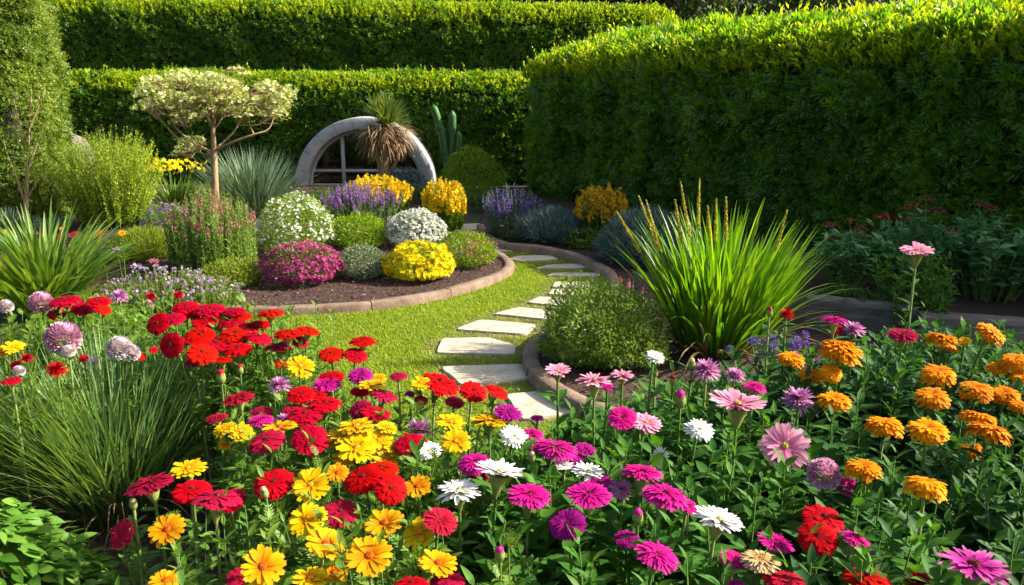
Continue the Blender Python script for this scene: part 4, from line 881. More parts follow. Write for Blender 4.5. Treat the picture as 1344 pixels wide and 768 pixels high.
pm('cream_petals', [(.60, .30, .08), (.74, .50, .20), (.80, .62, .34)], [0, .35, 1], trans=.25)
pm('gerbera_petals', [(.10, .004, .05), (.46, .01, .24), (.66, .06, .36), (.72, .22, .46)], [0, .3, .65, 1], trans=.25)
M['disc_dark'] = leaf_mat('dark_disc', [(.05, .01, .01), (.12, .02, .015), (.22, .06, .02)], .1, .8, .1)
M['disc_gold'] = leaf_mat('gold_disc', [(.42, .14, .005), (.60, .28, .01), (.70, .42, .03)], .1, .8, .1)
M['disc_rust'] = leaf_mat('rust_disc', [(.20, .03, .004), (.38, .07, .006), (.52, .16, .01)], .1, .8, .1)
M['disc_lime'] = leaf_mat('lime_disc', [(.30, .32, .04), (.44, .42, .08), (.56, .50, .14)], .1, .8, .1)

def ring(g, n, r0, r1, w, z0, a, b, cup=.1, tip='r', jit=.05, rows=5, mi=0):
    s = np.linspace(0, 1, rows+1)
    pr = {'r': np.sin(np.pi*np.minimum(.16+.62*s, .9))**.8*np.where(s > .9, .66, 1), 'p': np.sin(np.pi*(.14+.80*s**.85))**.8, 'n': np.sin(np.pi*np.minimum(.18+.56*s, .8))*np.where(s > .9, .8, 1)}[tip]
    F = []
    for i in range(rows):
        a0 = 3*i; F += [(a0, a0+1, a0+4, a0+3), (a0+1, a0+2, a0+5, a0+4)]
    ph = U(0, 6.28)
    for k in range(n):
        an = ph+2*math.pi*k/n+RNG.normal(0, jit*2/n*3); L = (r1-r0)*(1+RNG.normal(0, jit))*(U(.6, .85) if RNG.random() < .04 else 1); aa = a+RNG.normal(0, jit*1.2); bb = b+RNG.normal(0, jit*1.2); tw = RNG.normal(0, jit*1.5)
        x = r0+L*s*np.cos(min(abs(aa+bb), 1)*.5); z = z0+aa*L*s+bb*L*s*s; ww = w/2*pr*(1+RNG.normal(0, .06))
        notch = np.where(s > .98, -.05*L, 0) if tip != 'p' else 0
        cols = []
        for sg in (-1, 0, 1):
            cols.append(np.stack([x+(notch if sg == 0 else 0), sg*ww, z+abs(sg)*cup*ww+sg*tw*ww], 1))
        V = np.stack(cols, 1).reshape(-1, 3); c, s_ = math.cos(an), math.sin(an)
        g.add(np.stack([V[:, 0]*c-V[:, 1]*s_, V[:, 0]*s_+V[:, 1]*c, V[:, 2]], 1), F, mi)
def head_geo(kind, v):
    g = G(); j = .05
    if kind == 'zin':
        ring(g, 27, .12, 1.0, .27, .0, .12+.06*v, -.28-.07*v, .05, 'n', .03); ring(g, 25, .10, .93, .26, .035, .14, -.26, .05, 'n', .03); ring(g, 21, .08, .76, .24, .065, .16, -.22, .06, 'n', .04); ring(g, 16, .06, .54, .2, .085, .18, -.2, .07, 'n', .04); ring(g, 11, .03, .32, .15, .095, .2, -.2, .08, 'n')
    elif kind == 'cal':
        ring(g, 17, .10, 1.0, .34, 0, .12+.08*v, -.12-.1*v, .14, 'r', .06); ring(g, 15, .08, .86, .31, .05, .22, -.14, .14, 'r', .06); ring(g, 12, .05, .42, .16, .08, .3, -.2, .15, 'r', .1)
    elif kind == 'cao':
        ring(g, 15, .14, 1.0, .36, 0, .14+.08*v, -.12-.1*v, .16, 'r', .05); ring(g, 13, .12, .9, .30, .05, .2, -.12, .16, 'r', .06)
    elif kind == 'mar':
        for i, (r1, z, a, b) in enumerate(((1.0, .0, .16, -.62), (.99, .05, .2, -.50), (.95, .09, .24, -.42), (.88, .12, .28, -.36), (.78, .14, .30, -.32), (.66, .15, .34, -.30), (.52, .15, .38, -.28), (.38, .14, .42, -.2), (.24, .11, .5, -.2))): ring(g, 30-2*i, .10-.008*i, r1, .22-.012*i, z, a, b-.06*v, .08, 'n', .05)
    elif kind == 'dai':
        ring(g, 34, .12, 1.0, .20, 0, .12, -.24-.08*v, .10, 'r', .035); ring(g, 32, .10, .94, .19, .04, .18, -.22, .10, 'p', .04); ring(g, 28, .08, .80, .17, .07, .24, -.2, .12, 'p', .05); ring(g, 22, .06, .60, .14, .10, .3, -.18, .12, 'p', .06); ring(g, 15, .04, .38, .10, .11, .4, -.1, .1, 'p', .08)
    elif kind == 'whi':
        ring(g, 24, .10, 1.0, .27, 0, .22+.1*v, -.12, .12, 'p', .05); ring(g, 21, .08, .88, .25, .05, .34, -.12, .12, 'p', .05); ring(g, 15, .06, .6, .19, .08, .45, -.1, .14, 'p', .07)
    elif kind == 'pnk':
        ring(g, 25, .10, 1.0, .27, 0, .20+.08*v, -.10, .14, 'r', .05); ring(g, 20, .08, .86, .21, .05, .3, -.12, .14, 'p', .06); ring(g, 11, .05, .4, .12, .07, .4, -.1, .1, 'p', .1)
    elif kind == 'ger':
        ring(g, 19, .16, 1.0, .22, 0, .10, -.10, .18, 'r', .05); ring(g, 17, .14, .84, .18, .04, .18, -.08, .16, 'p', .06); ring(g, 16, .12, .4, .1, .07, .3, -.1, .1, 'p', .1)
    elif kind == 'lil':
        for i, (r1, z, a) in enumerate(((1.0, -.06, -.05), (.98, .02, .15), (.92, .10, .35), (.82, .16, .6), (.66, .20, .9), (.46, .22, 1.3), (.26, .22, 1.8))): ring(g, 24-2*i, .08, r1, .17, z, a, -.15, .12, 'p', .09)
    elif kind == 'pom':
        n = 330; i = np.arange(n)+.5; ph = np.arccos(1-1.72*i/n); th = np.pi*(1+5**.5)*i; d = np.stack([np.cos(th)*np.sin(ph), np.sin(th)*np.sin(ph), np.cos(ph)], 1)
        T = leaf_t(3, .75, .55, -.25, .6); g.inst(T, d*.62+np.array([0, 0, -.05]), frames(nrm(d+rdir(n)*.18), nrm(np.array([0, 0, 1.])-d*.2+rdir(n)*.1)), U(.34, .43, n))
    elif kind == 'bud':
        lathe(g, [(.10, -.9), (.34, -.7), (.52, -.25), (.50, .2), (.36, .55)], 12, 0)
        lathe(g, [(.40, .45), (.36, .72), (.22, .92), (.03, 1.0)], 12, 1, lob=.12, lobn=6)
        for k in range(10):
            a = 2*math.pi*k/10; V = np.array([(math.cos(a-.25)*.5, math.sin(a-.25)*.5, .1), (math.cos(a+.25)*.5, math.sin(a+.25)*.5, .1), (math.cos(a)*.40, math.sin(a)*.40, .72)]); g.add(V, [(0, 1, 2)], 0)
    return g
KIND = {  # code: geometry, petals, disc, calyx size, name
 'R': ('zin', 'red_petals', ('disc_dark', .12), 1.0, 'zinnia'), 'C': ('zin', 'crimson_petals', ('disc_dark', .12), 1.0, 'zinnia'),
 'Y': ('cal', 'yellow_petals', ('disc_gold', .17), .8, 'calendula'), 'A': ('cao', 'amber_petals', ('disc_rust', .2), .8, 'calendula'),
 'O': ('mar', 'orange_petals', None, .9, 'marigold'), 'M': ('dai', 'magenta_petals', ('disc_dark', .10), 1.15, 'aster'), 'V': ('dai', 'purple_petals', ('disc_dark', .12), 1.0, 'aster'),
 'D': ('dai', 'crimson_petals', ('disc_dark', .14), .9, 'aster'), 'K': ('pnk', 'pink_petals', ('disc_lime', .13), 1.0, 'pink_daisy'), 'W': ('whi', 'white_petals', ('disc_lime', .12), 1.0, 'white_daisy'),
 'L': ('lil', 'lilac_petals', None, .5, 'lilac_aster'), 'P': ('pom', 'pompom_petals', None, .2, 'pompom_flower'), 'Q': ('pom', 'pale_pompom_petals', None, .2, 'pompom_flower'),
 'S': ('lil', 'red_petals', None, .5, 'pompom_flower'), 'N': ('dai', 'cream_petals', ('disc_gold', .12), .8, 'aster'), 'G': ('ger', 'gerbera_petals', ('disc_dark', .17), .8, 'gerbera'),
 'B': ('bud', 'magenta_petals', None, 0, 'flower_bud'), 'E': ('bud', 'crimson_petals', None, 0, 'flower_bud'), 'H': ('bud', 'cream_petals', None, 0, 'flower_bud')}
GROUP = {'R': 'red zinnias', 'C': 'crimson zinnias', 'Y': 'yellow calendulas', 'A': 'amber calendulas', 'O': 'orange marigolds', 'M': 'magenta asters', 'V': 'purple asters', 'D': 'crimson asters', 'K': 'pink daisies', 'W': 'white daisies', 'L': 'lilac asters', 'P': 'pompom flowers', 'Q': 'pompom flowers', 'S': 'red pompom flowers', 'N': 'cream asters', 'B': 'flower buds', 'E': 'flower buds', 'H': 'flower buds', 'G': 'gerberas'}
CACHE = {}
def meshes(code):
    geo, pmn, disc, cal, _ = KIND[code]; v = int(RNG.integers(0, 4)); key = (code, v)
    if key in CACHE: return CACHE[key]
    def mesh_of(g, name, mats):
        o = g.build(name, mats, None, True); me = o.data; bpy.data.objects.remove(o); return me
    a = mesh_of(head_geo(geo, v-1.5), 'flower_head', [M['calyx'], M[pmn]] if geo == 'bud' else M[pmn]); b = c = None
    if disc:
        g = G(); r = disc[1]; lathe(g, [(r, .04), (r*.95, .12), (r*.6, .165), (.005, .175)], 12)
        n = 70; an = U(0, 6.28, n); rr = np.sqrt(U(0, 1, n))*r; g.inst(STAR4, np.column_stack([np.cos(an)*rr, np.sin(an)*rr, .19-.9*rr*rr/r*.5]), frames(rdir(n), nrm(rdir(n)*.5+np.array([0, 0, 1]))), U(.02, .035, n))
        b = mesh_of(g, 'disc', M[disc[0]])
    if cal:
        g = G(); L = cal*U(.75, 1.05); lathe(g, [(.44, -.02), (.42, -.09), (.31, -.36*L), (.18, -.75*L), (.08, -1.05*L)], 14, 0, lob=.05, lobn=7)
        n = 14
        for k in range(n):
            an = 2*math.pi*k/n; w = .2; V = [(math.cos(an-w)*.41, math.sin(an-w)*.41, -.10), (math.cos(an+w)*.41, math.sin(an+w)*.41, -.10), (math.cos(an)*.62, math.sin(an)*.62, -.01)]; g.add(V, [(0, 1, 2)])
        c = mesh_of(g, 'calyx', M['calyx'])
    CACHE[key] = (a, b, c); return CACHE[key]

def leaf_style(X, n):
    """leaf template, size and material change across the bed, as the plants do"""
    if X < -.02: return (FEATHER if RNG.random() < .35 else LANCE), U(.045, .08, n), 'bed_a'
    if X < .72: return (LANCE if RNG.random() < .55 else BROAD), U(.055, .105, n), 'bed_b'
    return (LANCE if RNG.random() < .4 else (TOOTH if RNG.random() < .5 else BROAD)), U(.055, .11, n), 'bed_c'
def flower(x, y, w, h, code, side, z, label):
    hz = z+(U(-.035, .035) if z == .72 else 0); p = P(x, y, hz); tt = PT(x, y, hz); r = w*tt/FPX/2*{'R': 1.16, 'C': 1.14, 'Y': 1.14, 'A': 1.12, 'B': 1.4, 'E': 1.35, 'H': 1.35}.get(code, 1.08)*U(.95, 1.05)
    vd = (p-Vector((0, 0, CAMH))); e = math.asin(-vd.z/vd.length); hx = Vector((-vd.x, -vd.y, 0)).normalized(); right = Vector((-hx.y, hx.x, 0))
    thick = {'mar': .30, 'lil': .30, 'zin': .10, 'dai': .10}.get(KIND[code][0], .08)
    if KIND[code][0] in ('pom', 'bud'): tilt = .15
    else: tilt = math.asin(min(.98, max(.02, h/w-thick)))-e
    n = (Vector((0, 0, 1))*math.cos(tilt)+hx*math.sin(tilt)); sd = math.radians(side); n = (n*math.cos(sd)+right*math.sin(sd)).normalized()
    a, b, c = meshes(code); cal = KIND[code][3]
    bx = p.x-n.x*.10+U(-.04, .04); by = p.y-n.y*.10+U(-.03, .05); root = thing(KIND[code][4], label, 'flower', (bx, by, 0), GROUP.get(code))
    ho = link('flower_head', a, root); rot = n.to_track_quat('Z', 'Y').to_matrix() @ Matrix.Rotation(U(0, 6.28), 3, 'Z'); ho.matrix_local = Matrix.Translation(p-Vector((bx, by, 0))) @ rot.to_4x4() @ Matrix.Scale(r, 4)
    if b: link('disc', b, ho)
    if c: link('calyx', c, ho)
    j = np.array(p)-np.array(n)*r*((cal*.75) if cal else .8); dn = np.array(n)*.5+np.array([0, 0, .8]); dn /= np.linalg.norm(dn)
    base = np.array([bx, by, -.01]); k1 = j-dn*min(.22, hz*.3); g = G(); s = np.linspace(0, 1, 9)[:, None]; c1 = base+np.array([0, 0, hz*.35])
    C = (1-s)**3*base+3*s*(1-s)**2*c1+3*s*s*(1-s)*k1+s**3*j; tube(g, C, np.linspace(.0042, .0036, 9), 6); g.build('stem', M['stemy'] if RNG.random() < .2 else M['stem'], root, True, (bx, by, 0))
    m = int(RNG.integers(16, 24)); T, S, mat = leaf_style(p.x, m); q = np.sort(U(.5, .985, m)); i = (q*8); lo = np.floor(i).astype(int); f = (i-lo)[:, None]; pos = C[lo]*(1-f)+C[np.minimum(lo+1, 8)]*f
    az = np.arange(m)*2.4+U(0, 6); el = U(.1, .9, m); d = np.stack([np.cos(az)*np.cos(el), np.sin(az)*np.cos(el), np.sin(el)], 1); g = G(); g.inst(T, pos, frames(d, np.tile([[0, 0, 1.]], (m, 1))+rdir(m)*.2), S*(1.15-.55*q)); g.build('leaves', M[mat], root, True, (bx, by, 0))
    return root
TABLE = """
8 402 18 12 Q 0 .72|pale pink pompom cut by the left frame edge
54 397 28 14 P 0 .72|flat pink pompom left of the red group beneath the strap leaves
85 394 36 15 R -5 .72|wide red zinnia leftmost of the group under the strap leaves
110 404 28 17 R 5 .72|red zinnia in the middle of the group under the strap leaves
128 395 30 15 R 0 .74|topmost red zinnia of the right half of the left group
136 406 16 13 R 15 .72|small red zinnia at the right end of the left group
74 412 20 15 R 0 .68|small red zinnia below the flat pink pompom
157 390 22 16 L 0 .70|lilac aster between the left red group and the aster bush
198 390 14 11 S 0 .68|small red pompom, left of two above the red drift
234 388 13 11 S 0 .70|small red pompom, right of two above the red drift
195 399 10 8 P 0 .66|tiny pink pompom below the small red one
83 443 41 34 P 0 .72|large round pink pompom on a tall stem above the grass fountain
157 457 32 28 Q 0 .70|larger whitish pink pompom right of the round pink one
173 463 20 20 Q 20 .68|smaller whitish pompom touching the larger whitish one
90 461 16 12 Q 0 .66|pale bloom just under the large round pink pompom
122 475 13 12 Q 0 .66|small white pompom between the grass tips
185 468 11 10 R 0 .66|tiny red zinnia right of the whitish pompoms
201 459 11 9 R 0 .66|tiny red zinnia between the whitish pompoms and the red drift
74 486 25 17 S 0 .68|dark red pompom below the large round pink pompom
110 470 12 10 R 0 .66|tiny red zinnia beside the large round pink pompom
35 471 17 11 S 0 .68|red pompom above the tuft at the left edge
22 478 14 11 R 0 .66|small red zinnia left of the red pompom at the left edge
18 456 24 15 Y 0 .70|yellow calendula nearest the left frame edge
4 462 16 14 A 0 .68|amber calendula cut by the left frame edge
15 499 22 10 R 0 .66|flat red zinnia lowest at the left frame edge
25 487 14 12 Q 0 .66|faded pompom above the lowest left red zinnia
207 424 28 26 R -25 .72|red zinnia tilted left at the left end of the red drift
230 417 24 16 R 0 .72|red zinnia touching the tilted one at the drift's left end
244 402 30 16 R 0 .73|red zinnia at the top left of the red drift
277 406 37 19 R 5 .73|large red zinnia along the top of the red drift
270 422 34 18 R 0 .70|red zinnia below the large top one of the drift
224 453 31 36 R -30 .70|red zinnia turned sideways low at the drift's left end
245 447 18 14 C 0 .66|dark red zinnia half hidden behind the sideways one
263 440 35 25 R 0 .70|red zinnia above the double red bloom in the drift
266 463 36 28 R 5 .70|largest low red zinnia in the left of the drift
257 474 26 12 C 0 .66|dark red bloom under the largest low red zinnia
308 408 28 12 R 0 .73|red zinnia left of the one on a funnel stem by the lawn
302 423 32 11 R 0 .70|flat red zinnia in the upper middle of the drift
310 438 40 22 R 0 .70|broad red zinnia with a pale fleck in the drift's middle
325 428 20 12 R 10 .70|small red zinnia right of the broad middle one
340 442 28 18 R 15 .70|red zinnia leaning right at the drift's centre
312 457 34 18 R 0 .69|red zinnia directly below the broad middle one
292 471 24 10 R 0 .67|flat dark edged red zinnia lowest in the drift's centre
355 410 33 12 R 0 .76|red zinnia with a long funnel against the lawn, highest there
337 423 18 6 R 0 .71|thin edge-on red zinnia below the funnel one
378 437 34 13 R 0 .72|red zinnia with a funnel before the lawn, second row
392 447 24 16 R 10 .70|small red zinnia touching the second row funnel one
405 433 28 12 R 15 .74|red zinnia leaning right over the lawn
368 454 40 11 C 0 .69|wide dark red zinnia seen edge-on below the second row
368 478 13 11 R 0 .66|tiny red bloom left of the lone upper yellow calendula
394 481 35 29 Y 5 .69|lone yellow calendula facing us amid the red drift
435 464 29 20 R 0 .72|red zinnia on the lawn edge, left of a close pair
467 465 28 20 R 10 .71|lower red zinnia of the close pair on the lawn edge
476 447 34 13 R 0 .74|upper flat red zinnia of the close pair on the lawn edge
435 493 30 15 R 0 .69|red zinnia above the double magenta aster by the lawn
430 504 37 19 M 0 .68|magenta aster beneath a red zinnia near the lawn edge
367 507 30 17 L 0 .68|lilac aster left of the magenta one near the drift's right
473 492 31 21 V 0 .71|purple aster at the lawn edge right of the red pair
475 512 26 14 R 0 .67|red zinnia peeping out under the purple lawn edge aster
395 517 33 23 R 0 .69|left of the two overlapping red zinnias below the lilac aster
427 529 41 21 R 5 .68|right of the two overlapping red zinnias below the lilac aster
400 544 40 22 R 0 .67|red zinnia right above the large open one facing us
407 576 44 41 R 0 .69|large open red zinnia facing us above the calendula row
350 578 42 29 C -10 .68|dark red zinnia left of the large open red one
343 539 28 14 C 0 .64|shaded dark red zinnia between two magenta asters
313 523 41 17 D -8 .72|crimson aster on a long pale funnel at the grass's right
285 549 28 12 D -5 .70|small crimson aster lowest beside the grass tips
343 551 34 14 M 0 .66|magenta aster behind the yellow calendula row at left
373 553 24 12 L 0 .65|lilac aster squeezed behind the large open red zinnia
295 563 27 15 Y -10 .68|yellow calendula leftmost by the grass
316 568 32 24 Y 10 .67|yellow calendula second from the grass
367 562 42 14 A 0 .67|flat amber calendula left of the large open red zinnia
437 577 30 22 Y -10 .67|yellow calendula right of the large open red zinnia
295 584 15 14 A 0 .63|small amber bloom under the leftmost yellow ones
523 493 22 11 C 0 .74|dark red zinnia on a slim funnel against the lawn
488 506 36 14 Y 0 .70|flat yellow calendula under the dark funnel zinnia
497 496 18 12 Y 0 .68|small yellow calendula half hidden beside the flat one
505 518 32 16 C 15 .69|dark red zinnia leaning right below the flat yellow one
473 537 29 25 C -15 .68|dark red zinnia left of a flat one beneath the purple aster
493 541 35 18 R 10 .68|flat red zinnia overlapping the dark one at its left
552 503 25 17 Y 0 .71|yellow calendula left of the big red one before the path
578 502 48 27 R 20 .72|big red zinnia tilted right before the stepping stones
597 527 24 16 C 10 .67|dark red bloom beneath the big tilted red zinnia
622 513 34 27 R 15 .71|red zinnia just left of the nearest stepping stone
653 513 31 16 R 25 .73|red zinnia in profile against the nearest stepping stone
552 526 18 16 C 0 .66|small dark red zinnia below the yellow one before the path
538 517 13 9 V 0 .66|tiny purple aster in the gap before the path
667 542 36 22 V 10 .71|purple aster under the nearest stepping stone
705 549 18 10 V 0 .68|tiny purple aster right of the one under the stone
591 555 37 21 Y 10 .70|yellow calendula leaning right above an open one
642 553 44 17 Y 0 .70|wide flat yellow calendula left of the purple stone aster
598 580 36 33 Y 0 .68|round open yellow calendula facing us in the middle
468 560 46 19 Y 0 .70|wide yellow calendula at the top of the yellow cluster
508 562 28 17 Y 15 .69|yellow calendula at the right end of the yellow cluster
447 574 36 16 Y 0 .68|yellow calendula between the open red one and the cluster
468 588 46 37 Y 0 .67|largest yellow calendula of the cluster, facing us
498 579 38 31 Y 10 .67|yellow calendula overlapping the largest of the cluster
505 606 32 30 Y 10 .64|yellow calendula just behind the red trio
443 621 28 24 A 0 .64|amber calendula left of the red trio
550 565 36 14 L 0 .68|lilac aster above the crimson one next to the white pompom
540 581 38 27 R 0 .68|crimson red zinnia touching the small white daisy
563 593 33 25 W 0 .68|small round white daisy touching a crimson zinnia
675 574 40 29 W 15 .71|white daisy leaning right below the purple stone aster
697 570 34 17 M 0 .69|magenta aster behind the right leaning white daisy
723 586 48 20 M 5 .69|broad magenta aster right of the right leaning white daisy
732 589 52 23 M 5 .70|magenta aster on a pale funnel in the middle of the bed
768 590 28 20 V 10 .67|purple aster at the right of the broad magenta ones
623 607 42 27 M 0 .68|magenta aster above the two large white daisies
630 621 30 22 D 0 .65|crimson aster tucked beneath the upper magenta one
603 645 57 26 W 0 .71|large white daisy on a thick funnel, lower of two
655 622 62 24 W 10 .72|large white daisy on a thick funnel, upper of two
695 650 54 33 M 5 .70|magenta aster with bulging calyx right of the white pair
740 613 24 14 W 0 .67|small white daisy half hidden beside a wider one
772 620 40 21 W 10 .68|white daisy behind the large magenta aster
698 601 15 14 H 0 .69|pale closed bud above the magenta aster
732 488 32 16 K 0 .78|pink daisy in profile left of the two flat ones by the edging
780 500 44 15 K 0 .78|flat pink daisy, larger of two beside the curved edging
817 493 31 12 K 0 .78|flat pink daisy, smaller of two beside the curved edging
797 508 16 10 M 0 .72|tiny magenta aster under the flat pink daisies
860 469 26 15 W 15 .82|white cup shaped daisy before the low bush
908 478 13 14 H 0 .80|round greenish bud beneath the iris clump
860 490 10 11 E 0 .74|tiny red bud below the white cup daisy
883 500 12 12 E 0 .74|dark red bud above the pink bud
893 525 20 18 B 0 .72|round half open pink bud
927 487 37 24 L 0 .78|pale pink aster at the foot of the iris clump
965 494 26 15 L 10 .74|lilac aster right of the pale pink one below the iris
990 507 30 12 M 5 .74|flat magenta aster above the big pink daisy
817 549 36 33 M 0 .72|round pinkish magenta aster left of a pink daisy
847 556 41 24 K 10 .71|pink daisy touching the round magenta aster
918 565 38 27 W 15 .71|white daisy tilted right, left of the big pink one
866 600 27 37 W -50 .66|white daisy turned sideways deep in the leaves
968 532 66 29 K 0 .80|big pale pink daisy raised high on its stem
1030 586 58 58 K 5 .72|big pink daisy facing us with a green eye
1048 526 39 28 L 0 .72|round lilac aster near the orange marigolds
843 620 52 20 M 5 .71|magenta aster in profile, above a wider one
873 649 60 30 M 10 .70|wide magenta aster in the middle right of the bed
904 664 26 18 M 15 .67|magenta aster half hidden behind the wide one
773 650 58 37 M 0 .71|large bright magenta aster above the purple one
787 634 44 22 V 0 .67|purple aster peeping over the bright magenta one
815 643 28 30 L 15 .67|lilac aster with green centre right of the bright magenta
745 688 46 42 V -10 .70|round purple aster facing us under the bright magenta
823 708 34 26 V 0 .64|dark purple aster low among the leaves
863 729 58 37 M 15 .70|magenta aster tilted right near the bottom edge
943 684 63 31 W 10 .72|large white daisy on the right of the magenta ones
837 679 20 20 B 0 .69|bud showing magenta below the wide aster
1018 712 44 24 M 10 .66|magenta aster between the white daisy and the red pair
965 734 42 24 M 10 .66|magenta aster touching the cream one
998 735 47 27 N 0 .68|cream coloured aster near the bottom edge
1030 760 50 26 C 0 .66|crimson zinnia cut by the bottom edge beneath the cream aster
965 768 26 16 M 0 .64|magenta aster bitten off by the bottom edge left of the cream one
1010 410 11 9 E 0 .86|small red bud before the iris clump
1032 414 20 12 S 0 .84|red pompom right of the small bud before the iris
1095 420 32 9 M 0 .84|flat magenta aster on a pale funnel by the timber
1099 432 18 12 D 0 .78|small crimson aster under the flat one by the timber
1121 434 27 14 L 0 .78|lilac aster leaning right by the timber
1039 470 34 21 O 5 .76|orange marigold leftmost of all
1100 452 42 14 O 0 .79|orange marigold behind the widest one
1104 460 54 24 O 5 .78|widest yellow orange marigold on a tall leafy stem
1064 492 30 22 O 0 .72|left half of the touching pair of orange marigolds
1091 488 27 27 O 10 .72|right half of the touching pair of orange marigolds
1095 525 41 27 O 0 .73|orange marigold straight below the touching pair
1185 440 37 20 D 0 .80|crimson aster with a hanging centre between the marigolds
1235 444 40 13 O 0 .80|flat orange marigold before the timber beam
1248 455 17 10 O 0 .74|small orange marigold under the flat one by the timber
1301 437 36 22 O 30 .82|orange marigold tilted right in front of the timber beam
1266 449 15 13 A 0 .76|small amber bloom left of the tilted marigold
1232 489 43 29 O 0 .75|upper of two marigolds stacked in the right column
1224 519 43 31 O 0 .72|lower of two marigolds stacked in the right column
1309 483 26 16 O 0 .74|orange marigold peeping left of the right edge cluster
1333 473 36 26 O 0 .77|upper marigold of the cluster at the right edge
1340 494 26 20 O 0 .73|marigold cut by the right frame edge below the upper one
1281 511 42 29 O 0 .73|left marigold of the touching pair at the right
1318 517 38 26 O 0 .71|right marigold of the touching pair at the right
1338 532 26 18 O 0 .70|marigold at the right frame edge under the touching pair
1161 557 46 27 O 0 .72|orange marigold with ragged drooping petals at centre right
1218 564 49 37 O 0 .72|full round orange marigold with a deep centre dent
1283 547 44 15 O 0 .75|thin edge-on marigold, upper of two
1299 564 50 15 O 5 .75|thin edge-on marigold, lower of two
1274 590 28 24 O -15 .66|marigold half hidden behind a stem below the thin two
1133 613 46 27 O 0 .72|orange marigold right of the pink pompom
1215 635 50 27 O 0 .72|lowest orange marigold of the right side
1081 622 41 39 P 0 .70|mauve pink pompom left of the orange marigold
1113 637 32 23 M 10 .67|magenta aster tucked beside the mauve pompom
1081 679 47 33 R 5 .70|upper red zinnia of the overlapping pair at bottom right
1074 704 46 40 R 0 .70|lower red zinnia of the overlapping pair at bottom right
1124 709 38 19 M 20 .70|magenta aster tilted right beside the red pair
1278 743 84 44 G 0 .72|magenta gerbera with separate petals in the bottom right corner
1139 758 52 30 R 0 .66|red zinnia cut by the bottom edge under the red pair
1206 768 44 18 S 0 .64|orange red bloom just entering at the bottom edge
1204 330 40 17 K 0 1.02|pink flower on the tallest leafy stem before the dark hedge
360 633 47 38 R 0 .70|red zinnia facing us left of the yellow ones, with a bud
347 647 15 16 H -10 .70|plump green bud in front of the left red zinnia
408 637 43 40 Y -5 .70|yellow calendula with an orange eye left of the red trio
477 627 48 36 R -10 .71|left red zinnia of the overlapping trio
500 615 42 24 R 0 .71|back red zinnia of the overlapping trio
513 641 41 42 R 10 .71|front red zinnia of the overlapping trio
403 682 45 40 Y -10 .70|bright yellow calendula below the one with the orange eye
447 672 46 36 C 0 .66|dark red zinnia beneath the red trio
427 714 45 40 A 15 .69|amber calendula in half profile with its calyx showing
345 744 50 50 A 0 .70|amber calendula with a red eye at the bottom left
485 730 58 54 A 0 .71|largest amber calendula, full face near the bottom
505 687 46 35 A -10 .68|amber calendula standing over the largest one
548 639 36 29 A -5 .69|amber calendula right of the red trio
553 699 48 38 Y -20 .68|yellow calendula partly covered by a crimson aster
578 684 44 37 D 15 .71|crimson aster overlapping a yellow calendula
575 740 50 36 A 10 .66|orange tinted calendula low in the middle of the bed
407 760 41 26 Y 0 .66|yellow calendula cut by the bottom edge
438 752 36 28 A 0 .64|orange calendula behind the one cut at the bottom
313 757 30 26 C 0 .62|dark red zinnia in the shade at bottom left
307 654 28 26 C -10 .66|dark red zinnia behind the green bud
540 766 42 22 R 0 .66|red zinnia at the bottom edge left of the dark one
587 761 42 24 C 0 .64|dark red zinnia at the bottom edge in the middle
656 728 19 26 B 0 .69|plump pink tipped bud low among broad leaves
247 616 42 21 Y 0 .70|yellow calendula alone above the crimson trio at left
197 636 60 24 D -8 .71|wide crimson aster at the left of the foreground
252 643 46 31 R 0 .70|red zinnia between the two wide crimson ones at left
285 653 60 26 C 8 .71|wide crimson zinnia lying over a red one at left
303 662 24 18 R 0 .67|red zinnia half hidden under the wide crimson one
160 701 36 36 D -40 .62|crimson aster in profile above the bare soil
157 712 18 18 A -20 .60|amber petals under the crimson profile above the soil
220 695 43 38 A -15 .69|amber calendula turned left at the left of the foreground
217 763 40 26 A 0 .66|amber calendula at the bottom edge on the left
175 662 15 16 H 0 .68|green bud leftmost above the bare soil
252 410 26 14 R 0 .71|red zinnia squeezed between two at the drift's top left
290 415 28 14 R 0 .71|red zinnia just under the large top one of the drift
318 415 24 11 R 0 .71|red zinnia between the two flat ones in the upper drift
288 452 26 16 R 5 .68|red zinnia between the low pair and the broad middle one
345 425 22 11 R 0 .70|red zinnia under the funnel one, right of the small leaning one
384 446 24 12 R 0 .69|red zinnia filling the second row by the lawn
414 516 28 16 R 0 .67|red zinnia behind the two overlapping ones
385 537 26 15 C 0 .66|dark red zinnia left of the two overlapping ones
480 574 34 22 Y 0 .66|yellow calendula in the middle of the yellow cluster
455 600 34 26 Y -10 .65|yellow calendula at the lower left of the yellow cluster
520 590 30 22 Y 15 .66|yellow calendula right of the overlapping pair in the cluster
752 600 30 16 V 5 .66|purple aster below the broad magenta ones
710 590 26 14 V 0 .66|purple aster between the white daisy and the broad magenta ones
290 495 17 18 E 0 .70|closed red bud below the drift, left one
315 485 12 14 E 0 .68|closed red bud below the drift, right one
"""
HEADS = []
for line in TABLE.strip().splitlines():
    a, label = line.split('|'); f = a.split(); code = f[4]
    x, y, w, h, s, z = float(f[0]), float(f[1]), float(f[2]), float(f[3]), float(f[5]), float(f[6])
    flower(x, y, w, h, code, s, z, label)
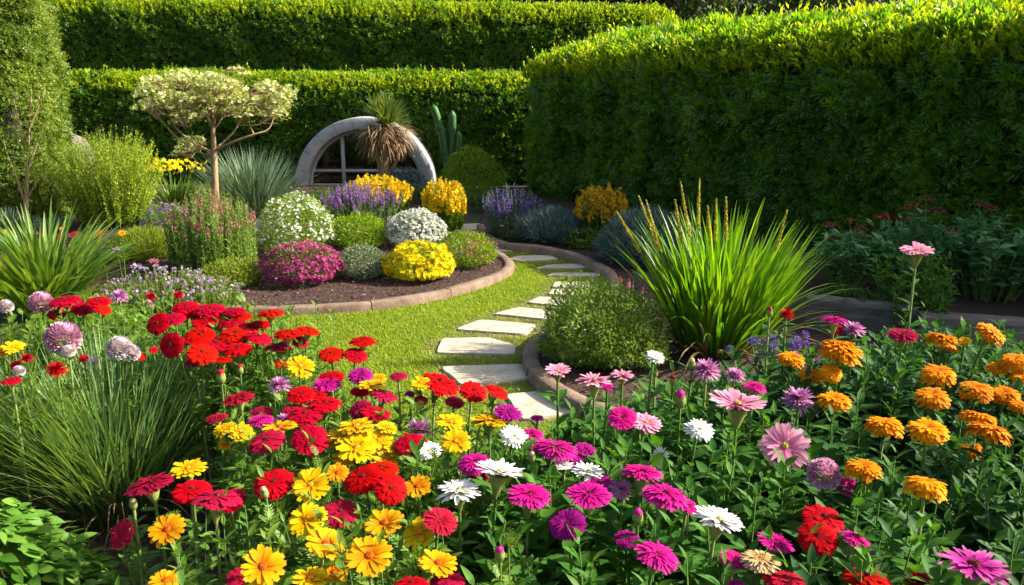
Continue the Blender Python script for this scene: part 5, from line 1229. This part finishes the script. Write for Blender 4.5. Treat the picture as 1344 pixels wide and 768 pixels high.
# small far blooms behind the strap leaved clump
for (x, y, w, code, z, label) in ((8, 305, 9, 'Y', .5, 'tiny yellow bloom at the left edge, left of the sapling'), (10, 313, 9, 'A', .45, 'tiny orange bloom below the yellow one at the left edge'), (20, 310, 8, 'M', .45, 'tiny magenta bloom right of the yellow one at the left edge'), (83, 301, 9, 'A', .5, 'tiny orange bloom behind the strap leaves'), (81, 309, 11, 'R', .48, 'tiny red bloom behind the strap leaves, left one'), (98, 307, 10, 'C', .48, 'tiny dark red bloom behind the strap leaves, right one'), (45, 306, 9, 'M', .46, 'tiny magenta bloom beside the sapling trunk'), (128, 306, 12, 'R', .46, 'tiny red bloom in front of the feathery shrub'), (160, 306, 9, 'A', .46, 'tiny orange bloom at the foot of the feathery shrub')):
    flower(x, y, w, w*.75, code, 0, z, label)
# blue ageratum clumps
for (x, y, label) in ((1062, 470, 'small patch of blue fluffy flowers beneath the widest marigold'), (1020, 452, 'small patch of blue fluffy flowers under the iris leaves')):
    p = P(x, y, .56); t = thing('ageratum', label, 'flower', (p.x, p.y, 0), 'blue flower patches'); g = G(); gl = G(); gs_ = G()
    for k in range(16):
        b = np.array([p.x+U(-.05, .05), p.y+U(-.05, .05), 0]); e = np.array([p.x+RNG.normal(0, .09), p.y+RNG.normal(0, .07), .56+U(-.05, .04)]); limb(gs_, b, e, .004, .002, .03, 5, 4)
        m = 40; g.inst(STAR12, e+rdir(m)*.016, frames(rdir(m), nrm(rdir(m)+np.array([0, 0, .6]))), U(.004, .007, m)); m = 8; s = U(.4, .9, m)[:, None]; gl.inst(BROAD, b+(e-b)*s, frames(nrm(rdir(m)*np.array([1, 1, .3])+np.array([0, 0, .3])), nrm(np.array([0, 0, 1])+rdir(m)*.3)), U(.03, .05, m))
    gs_.build('stems', M['stem'], t, True, (p.x, p.y, 0)); gl.build('foliage', M['bed_c'], t, True, (p.x, p.y, 0)); g.build('blossoms', M['violet_bloom'], t, False, (p.x, p.y, 0))

# the leafy mass between the flowers
bed_poly = [(p.x, p.y) for p in bed_edge]+[(2.6, 1.2), (2.0, .95), (-.62, .95), (-.74, 1.45), (-.70, 2.0), (-.95, 2.5), (-1.25, 2.95), (-2.3, 2.75), (-2.9, 2.8)]
pts = scatter(bed_poly, 2200)
buf = {}
edge_d = dseg(pts, [(p.x, p.y) for p in bed_edge], False)
for (X, Y), ed in zip(pts, edge_d):
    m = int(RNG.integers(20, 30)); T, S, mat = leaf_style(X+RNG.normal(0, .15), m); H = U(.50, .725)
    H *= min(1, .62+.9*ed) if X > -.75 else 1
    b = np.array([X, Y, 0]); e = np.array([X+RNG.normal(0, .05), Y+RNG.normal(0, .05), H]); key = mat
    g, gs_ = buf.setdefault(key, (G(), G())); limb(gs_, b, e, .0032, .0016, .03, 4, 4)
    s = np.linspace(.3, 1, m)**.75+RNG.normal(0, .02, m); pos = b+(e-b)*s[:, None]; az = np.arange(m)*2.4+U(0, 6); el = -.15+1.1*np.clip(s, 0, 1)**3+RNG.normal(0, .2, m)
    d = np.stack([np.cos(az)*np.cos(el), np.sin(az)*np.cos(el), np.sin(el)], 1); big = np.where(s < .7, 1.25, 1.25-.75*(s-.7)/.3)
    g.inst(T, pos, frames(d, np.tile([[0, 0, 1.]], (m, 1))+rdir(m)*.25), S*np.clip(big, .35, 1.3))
for key, (g, gs_) in buf.items():
    for gg, mi in ((gs_, 1),):
        for V, (F, _) in zip(gg.V, gg.F): pass
    off = g.n
    for V in gs_.V: g.V.append(V)
    for F, _ in gs_.F: g.F.append((F+off, 1))
    g.n += gs_.n
    g.build('bedding_leaves', [M[key], M['stem']], None, True)['kind'] = 'stuff'
# crumbs of soil on the bare patch at the lower left
p = np.column_stack([U(-1.6, -.5, 3500), U(1.6, 2.9, 3500)]); m = len(p); g = G(); g.inst(LEAF2, np.column_stack([p, U(.004, .012, m)]), frames(rdir(m)*np.array([1, 1, .3]), nrm(rdir(m)*.5+np.array([0, 0, 1]))), U(.006, .016, m)); g.build('soil_crumbs', M['chips'], None)['kind'] = 'stuff'
